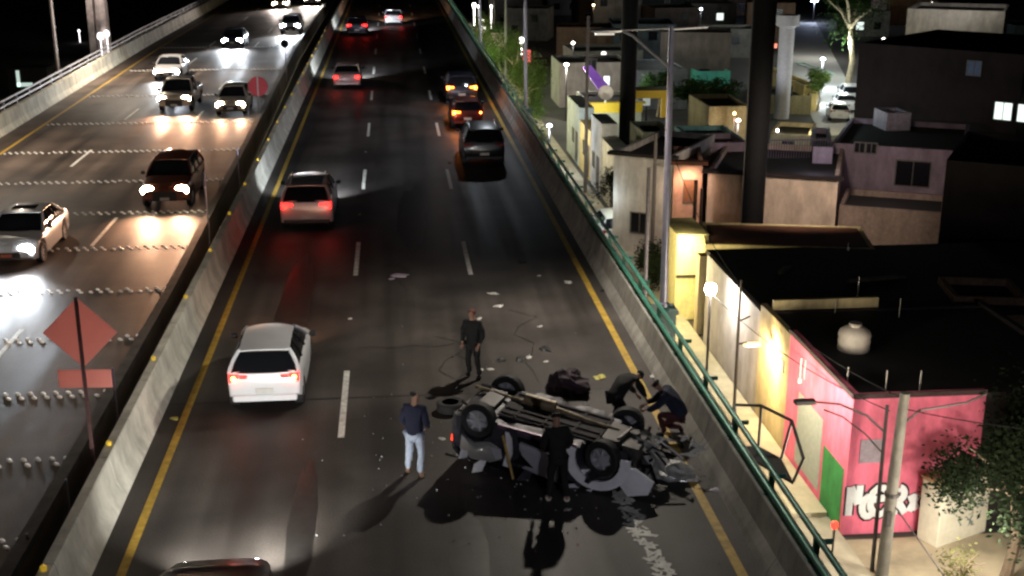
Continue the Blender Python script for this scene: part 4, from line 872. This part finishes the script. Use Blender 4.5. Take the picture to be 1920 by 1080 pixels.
for i, (px, pb, pt, lb) in enumerate(((1500,712,672,'left pair of steel rods on the pink building roof'), (1588,722,688,'rebar rod on the roof above the graffiti'), (1660,735,695,'rebar rod on the roof right of the tank'), (1723,738,695,'rightmost rebar rod on the roof near the tree'), (1685,598,560,'rod standing on the black roof beyond the tank'), (1565,590,565,'short rod on the black roof left of the tank'), (1590,465,455,'tiny pale rod on the rusty roof'), (1608,556,520,'thin rod in the middle of the black roof'))):
    base = G(px, pb, -2.05); tp = PY(px, pt, base.y); m = MB().tube([(0,0,0),(0,0,tp.z-base.z)], .016, 6)
    if i == 0: m.tube([(.12,0,0),(.13,0,(tp.z-base.z)*.9)], .016, 6)
    m.box(-.04,.04,-.04,.04,-.1,.03); o = m.build('rebar_rod', mat('rebar_pale',(.45,.42,.38),.6,.3)); o.location = base; tag(o, lb, 'rod', 'rods standing on the roofs')
p = PY(1300,455,53); t = thing('wooden_posts', 'pair of dark posts tied together by the yellow annex', 'posts', (p.x, p.y, GZ))
wd_ = mat('wood_dark',(.03,.015,.01),.9); MB().tube([(0,0,0),(0,0,p.z-GZ+2.9)], .09, 8).build('post', wd_, t, True); MB().tube([(.28,0,0),(.28,0,p.z-GZ+2.5)], .07, 8).build('post', wd_, t, True); MB().box(-.1,.4,-.1,-.09,2.4,2.5).build('crossbar', wd_, t)
for (px, pt, pb, Y, r, lb) in ((1217,315,480,44,.07,'slim brown post between viaduct and white house'), (1103,30,270,74,.09,'leaning grey pole left of the shop'), (948,0,135,118,.10,'slim dark pole in front of the far green sign'), (1230,250,460,57,.08,'dark pole just left of the big street lamp')):
    a = PY(px, pt, Y); b = PY(px - 12, pb, Y); o = MB().tube([(0,0,GZ-a.z),(0,0,0)], [r*1.3, r], 8).build('pole', mat('pole_brown',(.14,.12,.12),.7)); o.location = a; tag(o, lb, 'pole')
# graffiti covered kiosk
t = thing('utility_kiosk', 'white graffiti-tagged box kiosk beside the pink wall', 'kiosk', (14.52, 28.9, GZ), R(24))
MB().box(0,1.95,0,.72,0,1.85).build('cabinet', mat('kiosk_white',(.66,.62,.50),.7,var=.1), t, bev=.02); MB().box(-.04,1.99,-.04,.76,1.85,1.93).build('top', mat('kiosk_tan',(.32,.22,.11),.8,var=.2), t)
random.seed(3)
for k in range(20):
    tg = MB(); x, z = random.uniform(.2,1.7), random.uniform(.4,1.6); pts = [(x + random.uniform(-.12,.12), z + random.uniform(-.12,.12)) for _ in range(4)]; stroke(tg, pts, .018, -.004)
    tg.build('graffiti_tag', mat('tag_grey',(.12,.16,.16),.7,var=0), t)
# small red light at the wall foot
t = thing('red_lamp', 'small glowing red lamp at the foot of the pink wall', 'lamp', G(1565,985,-4.9))
MB().lathe([(.0001,-.1),(.08,-.08),(.1,0),(.08,.1),(.0001,.13)], 12).build('lens', mat('red_lamp_lit',(.7,.03,.02),.4,em=(1,.05,.03),es=2.2,var=0), t, True); MB().tube([(0,0,-1.1),(0,0,-.08)], .03, 6).build('stem', DARKST, t)

# ================================================================ VEGETATION
def leaves(m, c, rx, ry, rz_, n, s, seed, clumps=14):
    random.seed(seed); cs = []
    for _ in range(clumps):
        while True:
            q = Vector((random.uniform(-1,1), random.uniform(-1,1), random.uniform(-1,1)))
            if q.length < 1: break
        cs.append((q, random.uniform(.22,.42)))
    for _ in range(n):
        q, r = random.choice(cs); d = Vector((random.gauss(0,1), random.gauss(0,1), random.gauss(0,1))) * r * .6
        p = q * .8 + d; p = Vector((c[0] + p.x*rx, c[1] + p.y*ry, c[2] + p.z*rz_))
        u = Vector((random.gauss(0,1), random.gauss(0,1), random.gauss(0,.7))).normalized(); v = u.orthogonal().normalized(); L1 = s * random.uniform(.6,1.4)
        m.add([p - u*L1, p + v*L1*.4, p + u*L1, p - v*L1*.4], [(0,1,2,3)])
def tree(label, x, y, z, h, rx, rz_, n, s, lm, tm, seed, name='tree', cat='tree', group=None):
    t = thing(name, label, cat, (x, y, z), 0, group); random.seed(seed); cz = h - rz_*.9
    m = MB(); top_ = (random.uniform(-.1,.1)*rx, 0, cz*.75); m.tube([(0,0,0),(0.04*h,0,cz*.4),top_], [h*.028+.03, h*.022+.02, h*.016+.015], 8)
    for k in range(6):
        a = k*1.05 + seed; e = (top_[0] + math.cos(a)*rx*.7, math.sin(a)*rx*.7, cz + random.uniform(-.2,.6)*rz_)
        mid = (top_[0] + math.cos(a)*rx*.25, math.sin(a)*rx*.25, (top_[2] + e[2])/2 + .1); m.tube([top_, mid, e], [h*.014+.01, h*.01+.006, .006], 6)
    m.build('trunk', tm, t, True); m = MB(); leaves(m, (0,0,cz), rx, rx, rz_, n, s, seed + 1); m.build('crown', lm, t); return t
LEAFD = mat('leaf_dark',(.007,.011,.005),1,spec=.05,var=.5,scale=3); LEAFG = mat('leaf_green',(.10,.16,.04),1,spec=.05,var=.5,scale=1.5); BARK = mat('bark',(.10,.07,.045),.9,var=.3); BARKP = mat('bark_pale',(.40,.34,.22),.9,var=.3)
q = G(1890, 1120, GZ)
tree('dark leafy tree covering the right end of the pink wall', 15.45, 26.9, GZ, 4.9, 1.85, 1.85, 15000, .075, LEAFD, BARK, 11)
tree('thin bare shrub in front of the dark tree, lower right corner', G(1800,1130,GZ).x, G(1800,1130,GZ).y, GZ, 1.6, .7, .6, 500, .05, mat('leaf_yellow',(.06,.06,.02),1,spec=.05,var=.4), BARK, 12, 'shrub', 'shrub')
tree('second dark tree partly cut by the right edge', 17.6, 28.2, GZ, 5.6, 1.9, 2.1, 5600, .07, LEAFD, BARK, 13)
f = thing('fence', 'pale picket fence behind the dark tree at the right edge', 'fence', (G(1860,960,GZ).x, G(1860,960,GZ).y, GZ)); m = MB().box(0,3,0,.03,.6,.66)
for k in range(16): m.box(k*.18,k*.18+.06,-.03,0,0,.9)
m.build('pickets', mat('picket_pale',(.45,.42,.34),.8), f)
for i, (x, y, h, r, lb) in enumerate(((9.6,84,4.2,1.2,'round tree at the near end of the hedge'), (10.6,96,6.2,1.6,'yellow-green lit tree left of the white lamp'), (10.9,108,6.6,1.7,'lit tree behind the yellow-green one'), (10.2,120,6.2,1.6,'green lit tree in front of the red box sign'), (9.8,134,6.4,1.7,'farthest lit tree of the hedge row'), (12.2,66,3.6,1.3,'dark green tree beside the white house'), (11.2,52,2.6,.9,'dark bush at the foot of the yellow annex'))):
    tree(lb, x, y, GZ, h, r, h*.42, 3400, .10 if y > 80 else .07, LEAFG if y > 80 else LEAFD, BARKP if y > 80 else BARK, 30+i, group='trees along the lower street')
for k, (y, c, pw) in enumerate(((90,(1,.95,.6),700),(102,(1,.95,.6),1100),(114,(.85,1,.6),1300),(127,(1,.9,.7),1600))): point('hedge_light', (8.3, y, -2.0), pw, c, .3)
for i, (px, py, Y, h, r, lb) in enumerate(((1580,235,112,11.5,3.4,'large tree with pale lit forked trunk on the far street'), (1530,240,104,3.6,1.0,'small green shrub tree by the yellow corner house'), (1345,190,100,3.4,2.0,'dark round tree in front of the green house'), (1300,200,98,3.6,2.0,'dark tree left of the olive house'), (1235,150,102,3.9,1.6,'dark tree in front of the slate warehouse'))):
    a = PY(px, py, Y); tree(lb, a.x, Y, GZ, h, r, h*.3, 2600, .13, LEAFG if i in (1,) else mat('leaf_mid',(.035,.07,.02),1,spec=.05,var=.5,scale=1), BARKP, 50+i)
# parked cars on the far street
for i, (px, py, rz_) in enumerate(((1570,222,-15),(1583,205,-15),(1592,190,-15))):
    a = G(px, py, GZ); car(['hatch','sedan','suv'][i], ['nearest pale parked car on the far street','middle pale parked car on the far street','farthest parked car on the far street'][i], (a.x, a.y, GZ+.01), R(rz_), [P_WHITE,P_SILV,P_WHITE][i], name='parked_car', group='cars parked on the far street')
# ================================================================ BEYOND THE LEFT PARAPET
p = PY(114,140,80); t = thing('lamp_pole', 'thin grey pole beyond the left parapet', 'pole', (p.x-1.2, 84, GZ)); MB().tube([(0,0,0),(0,0,15)], [.16,.09], 10).build('shaft', mat('pole_dim',(.30,.27,.27),.5,.4), t, True); MB().tube([(0,0,14.6),(2.2,0,15.3)], .05, 6).build('arm', STEEL, t)
point('left_dim_glow', (-24, 76, 4), 120, (1,.85,.8), .2)
a = PY(192,60,150); t = thing('lit_tower', 'narrow floodlit whitish tower beyond the left parapet', 'tower', (a.x, 150, GZ))
MB().tube([(0,0,0),(.1,0,6),(.0,0,14),(.1,0,20)], [.9,.75,.5,.4], 8).build('shaft', mat('lit_plaster',(.6,.5,.45),.8,var=.5,scale=.7), t); MB().box(-1.5,-.8,-.3,.3,0,9.5).build('side_wall', MATS['lit_plaster'], t)
spot('tower_floodlight', (a.x+1.5, 143, 1), (a.x, 150, 3), 1500, (1,.9,.85), 90, .8, .2)
for (px, py, Y, s, lb) in ((188,68,148,.45,'bright white lamp at the foot of the floodlit tower'), (200,63,149,.4,'second bright lamp on the floodlit tower'), (148,58,170,.18,'lone tiny white light in the dark left of the tower')):
    a = PY(px, py, Y); o = MB().lathe([(.0001,-s),(s*.7,-s*.6),(s*.8,0),(s*.6,s*.7),(.0001,s)], 12).tube([(0,0,GZ-a.z),(0,0,-s*.8)], .05, 6).build('distant_lamp', mat('dl_left',(.9,.9,.9),.5,em=(1,.95,.97),es=4,var=0), smooth=True); o.location = a; tag(o, lb, 'lamp')
a = PY(55,140,120); t = thing('shop', 'small lit shop front far below at the left edge', 'shop', (a.x-1, 120, GZ)); hh = a.z - GZ
MB().box(-1,2.6,0,3,0,max(2.6, hh)).build('wall', mat('wall_dim_left',(.03,.025,.025),.9), t); MB().box(-.2,.1,-.06,-.01,hh-1.1,hh+.4).box(-.2,1.2,-.06,-.01,hh-1.1,hh-.75).build('lit_window', mat('left_lit',(.6,.7,.65),.5,em=(.75,.95,.85),es=.7,var=.4,scale=2), t)

# ---- more of the lower street and the far town
t = thing('stall_row', 'row of pale painted house fronts lining the lower street', 'building', (12.5, 68, GZ))
for k, (y0_, y1_, h_, c_) in enumerate(((0,5,3.6,(.55,.50,.38)),(5.1,9,4.4,(.62,.60,.58)),(9.1,14,3.2,(.60,.44,.16)),(14.1,20,4.0,(.45,.50,.46)))):
    MB().box(0,1.0,y0_,y1_,0,h_).build('facade', mat('facade_%d' % k, c_, .85, var=.3, scale=1.1), t)
    MB().box(-.03,-.002,y0_+.6,y0_+1.6,.1,2.2).build('door', mat('facade_door',(.08,.06,.05),.6), t)
    MB().box(-.03,-.002,y0_+2.3,y0_+3.3,1.2,2.2).build('window', DG, t)
for k, (x, y, z, pw, c) in enumerate(((10.2,71,-2.6,260,(1,.93,.7)),(10.0,79,-2.4,300,(1,.95,.85)),(9.8,86,-2.4,260,(1,.9,.6)),(20.5,102,-2,150,(.85,.95,1)),(25.5,113.5,-.3,420,(.9,1,.95)),(27.5,78,-2.5,220,(1,.85,.5)),(38.5,100,-1.5,700,(.95,1,.9)),(42,112,-1,900,(.95,1,.95)),(46,126,-1,1400,(.9,1,.95)),(50,142,-1,1400,(1,1,.95)),(34,93,-3,300,(1,.9,.6)),(20.5,57.5,-1.2,55,(.85,.75,1)),(23.5,56,-1.0,45,(1,.78,.8)),(24.5,70,0,160,(.8,1,1)))):
    point('lamp_or_fill_glow', (x, y, z), pw, c, .25)  # added town fills, no lamp body stands at these points
a = G(1150, 462, GZ); car('suv', 'pale blue-white van parked below the green railing', (a.x+.2, a.y+1.5, GZ+.01), 0, P_WHITE, name='parked_van', cat='van')
point('van_glow', (10.3, a.y - 1, -3), 90, (.8,.95,1), .2)

# dim far houses and lights toward the horizon
random.seed(21)
hw = [mat('far_wall_%d' % i, c, .9, var=.3, scale=.6) for i, c in enumerate(((.16,.15,.14),(.10,.08,.07),(.17,.11,.07),(.07,.09,.10),(.20,.19,.17)))]
spots_ = []
for i in range(34):
    Y = 124 + (i // 7) * 20 + random.uniform(-5, 5); X = 17 + (i % 7) * 9.5 + random.uniform(-2, 2)
    if abs(X - (33 + (Y - 92) * .30)) < 7: continue
    w_h, d_h, h_h = random.uniform(5, 8), random.uniform(5, 8), random.uniform(2.8, 6.2)
    t = thing('house', 'dim %s far house, %s from the left in the %s row' % (('grey','brown','tan','slate','pale')[i % 5], ORD[i % 7], ('nearest','second','third','fourth','farthest')[min(4, i // 7)]), 'house', (X, Y, GZ), R(random.uniform(-20, 8)), 'dim far houses of the dark town')
    wm_ = hw[i % 5]
    MB().box(0,w_h,0,.2,0,h_h).box(0,.2,.2,d_h,0,h_h).box(w_h-.2,w_h,.2,d_h,0,h_h).box(.2,w_h-.2,d_h-.2,d_h,0,h_h).build('wall', wm_, t)
    MB().box(.2,w_h-.2,.2,d_h-.2,h_h-.4,h_h-.3).build('roof', ROOFD, t)
    for k in range(2):
        x = .8 + k * w_h * .45; z = random.choice((1.0, 1.0, h_h - 1.8))
        MB().box(x,x+1.0,-.03,-.004,z,z+1.0).build('window', LITW if random.random() < .16 else DG, t)
    if i % 3 == 0: spots_.append((X - .5, Y - 2.5))
for k, (X, Y) in enumerate(spots_):
    c = ((1,.95,.85), (1,.72,.4), (.8,.9,1))[k % 3]
    t = thing('street_lamp', '%s far street lamp, %s among the lamps between the dim houses' % (('white','orange','bluish')[k % 3], ORD[k]), 'street lamp', (X, Y, GZ), 0, 'far street lamps of the dark town')
    hh = 4.5 + (k % 4) * .6
    MB().tube([(0,0,0),(0,0,hh)], [.06,.05], 6).build('post', DARKST, t); MB().lathe([(.0001,hh),(.14,hh+.05),(.16,hh+.15),(.0001,hh+.28)], 10).build('lamp_globe', mat('far_globe_%d' % (k % 3), (.9,.9,.9), .4, em=c, es=14, var=0), t, True)
    point('lamp_or_fill_glow', (X, Y - .3, GZ + hh - .3), 45, c, .2)

# glass grit round the wreck, overhead wires
random.seed(77); m = MB()
for k in range(420):
    a_ = random.uniform(0, 6.28); r_ = abs(random.gauss(0, 1)) * 2.2
    x, y = 3.0 + math.cos(a_)*r_*1.3, 23.4 + math.sin(a_)*r_*1.4
    if not (-4 < x < 6): continue
    q_ = random.uniform(.008, .024); m.add([(x-q_,y,.006),(x+q_,y-q_,.006),(x,y+q_,.006),(x,y,.006+q_*1.4)], [(0,1,3),(1,2,3),(2,0,3),(0,2,1)])
o = m.build('glass_grit', mat('glass_grit',(.5,.52,.55),.15,.3,var=.2)); tag(o, 'fine broken glass and grit strewn around the overturned car', 'glass', kind='stuff')
def wire(a, b, sag, lb):
    a, b = Vector(a), Vector(b); tag(MB().tube([a.lerp(b, i/14) - Vector((0,0,sag*4*(i/14)*(1-i/14))) for i in range(15)], .014, 5).build('overhead_wire', BLACKM), lb, 'wire')
wire((12.55,27.6,-.95), (11.0,37.0,-.75), .35, 'wire from the leaning concrete pole to the thin lamp post')
wire((12.55,27.55,-1.2), (21,24,-.4), .5, 'wire running right from the leaning concrete pole')
wire((11.0,37.0,-.8), (12.3,52.5,.3), .5, 'wire from the thin lamp post to the tied dark posts')
wire((12.35,27.9,-1.4), (11.35,42.0,-2.6), .4, 'lower wire sagging in front of the pink and cream wall')

# tyre marks, sealed cracks
mk = mat('tyre_mark', (.018,.017,.017), .45, var=.5, scale=9); n0 = 0
def mark(pts, w_):
    global n0; n0 += 1; vs = []; fs = []
    for i, (x, y) in enumerate(pts):
        a = Vector(pts[max(0,i-1)]); b = Vector(pts[min(len(pts)-1,i+1)]); d = (b-a).normalized(); q_ = Vector((-d.y, d.x)) * w_
        vs += [(x-q_.x, y-q_.y, .0052+n0*.0002), (x+q_.x, y+q_.y, .0052+n0*.0002)]
    for i in range(len(pts)-1): fs.append((2*i,2*i+1,2*i+3,2*i+2))
    struct(MB().add(vs, fs).build('tyre_mark', mk))
for o_ in (): mark([(1.2+o_*.8 + .03*i + .002*i*i, 46 - i*1.35) for i in range(15)], .09)
random.seed(9)
for k in range(7):
    x, y = random.uniform(-4.2, 5), random.uniform(19, 60); mark([(x + .12*math.sin(i*1.3+k) + i*random.uniform(-.05,.1), y + i*.7) for i in range(9)], .014)
for k in range(4):
    x, y = random.uniform(-4, 4), 30 + k*9; mark([(x + i*.35, y + .1*math.sin(i*2+k)) for i in range(8)], .016)
# odds and ends lying on the near roofs
random.seed(31)
for k, (x, y, l, a, lb) in enumerate(((14.8,31.6,1.8,20,'plank lying near the front edge of the pink building roof'),(16.9,33.2,1.4,-35,'plank lying right of the roof tank'),(15.3,35.6,2.2,70,'long batten lying behind the roof tank'),(17.6,42,2.4,10,'long batten lying on the wide black roof'),(14.6,43.5,1.2,55,'short plank on the left of the wide black roof'))):
    o = MB().box(-l/2,l/2,-.09,.09,0,.05).box(-l/2+.1,l/2-.3,-.02,.14,.05,.09).build('plank', mat('plank_grey',(.10,.085,.07),.9,var=.4,scale=5)); o.location = (x, y, -2.13 if y < 38 else -2.29); o.rotation_euler = (0,0,R(a)); tag(o, lb, 'plank', 'planks left on the roofs')
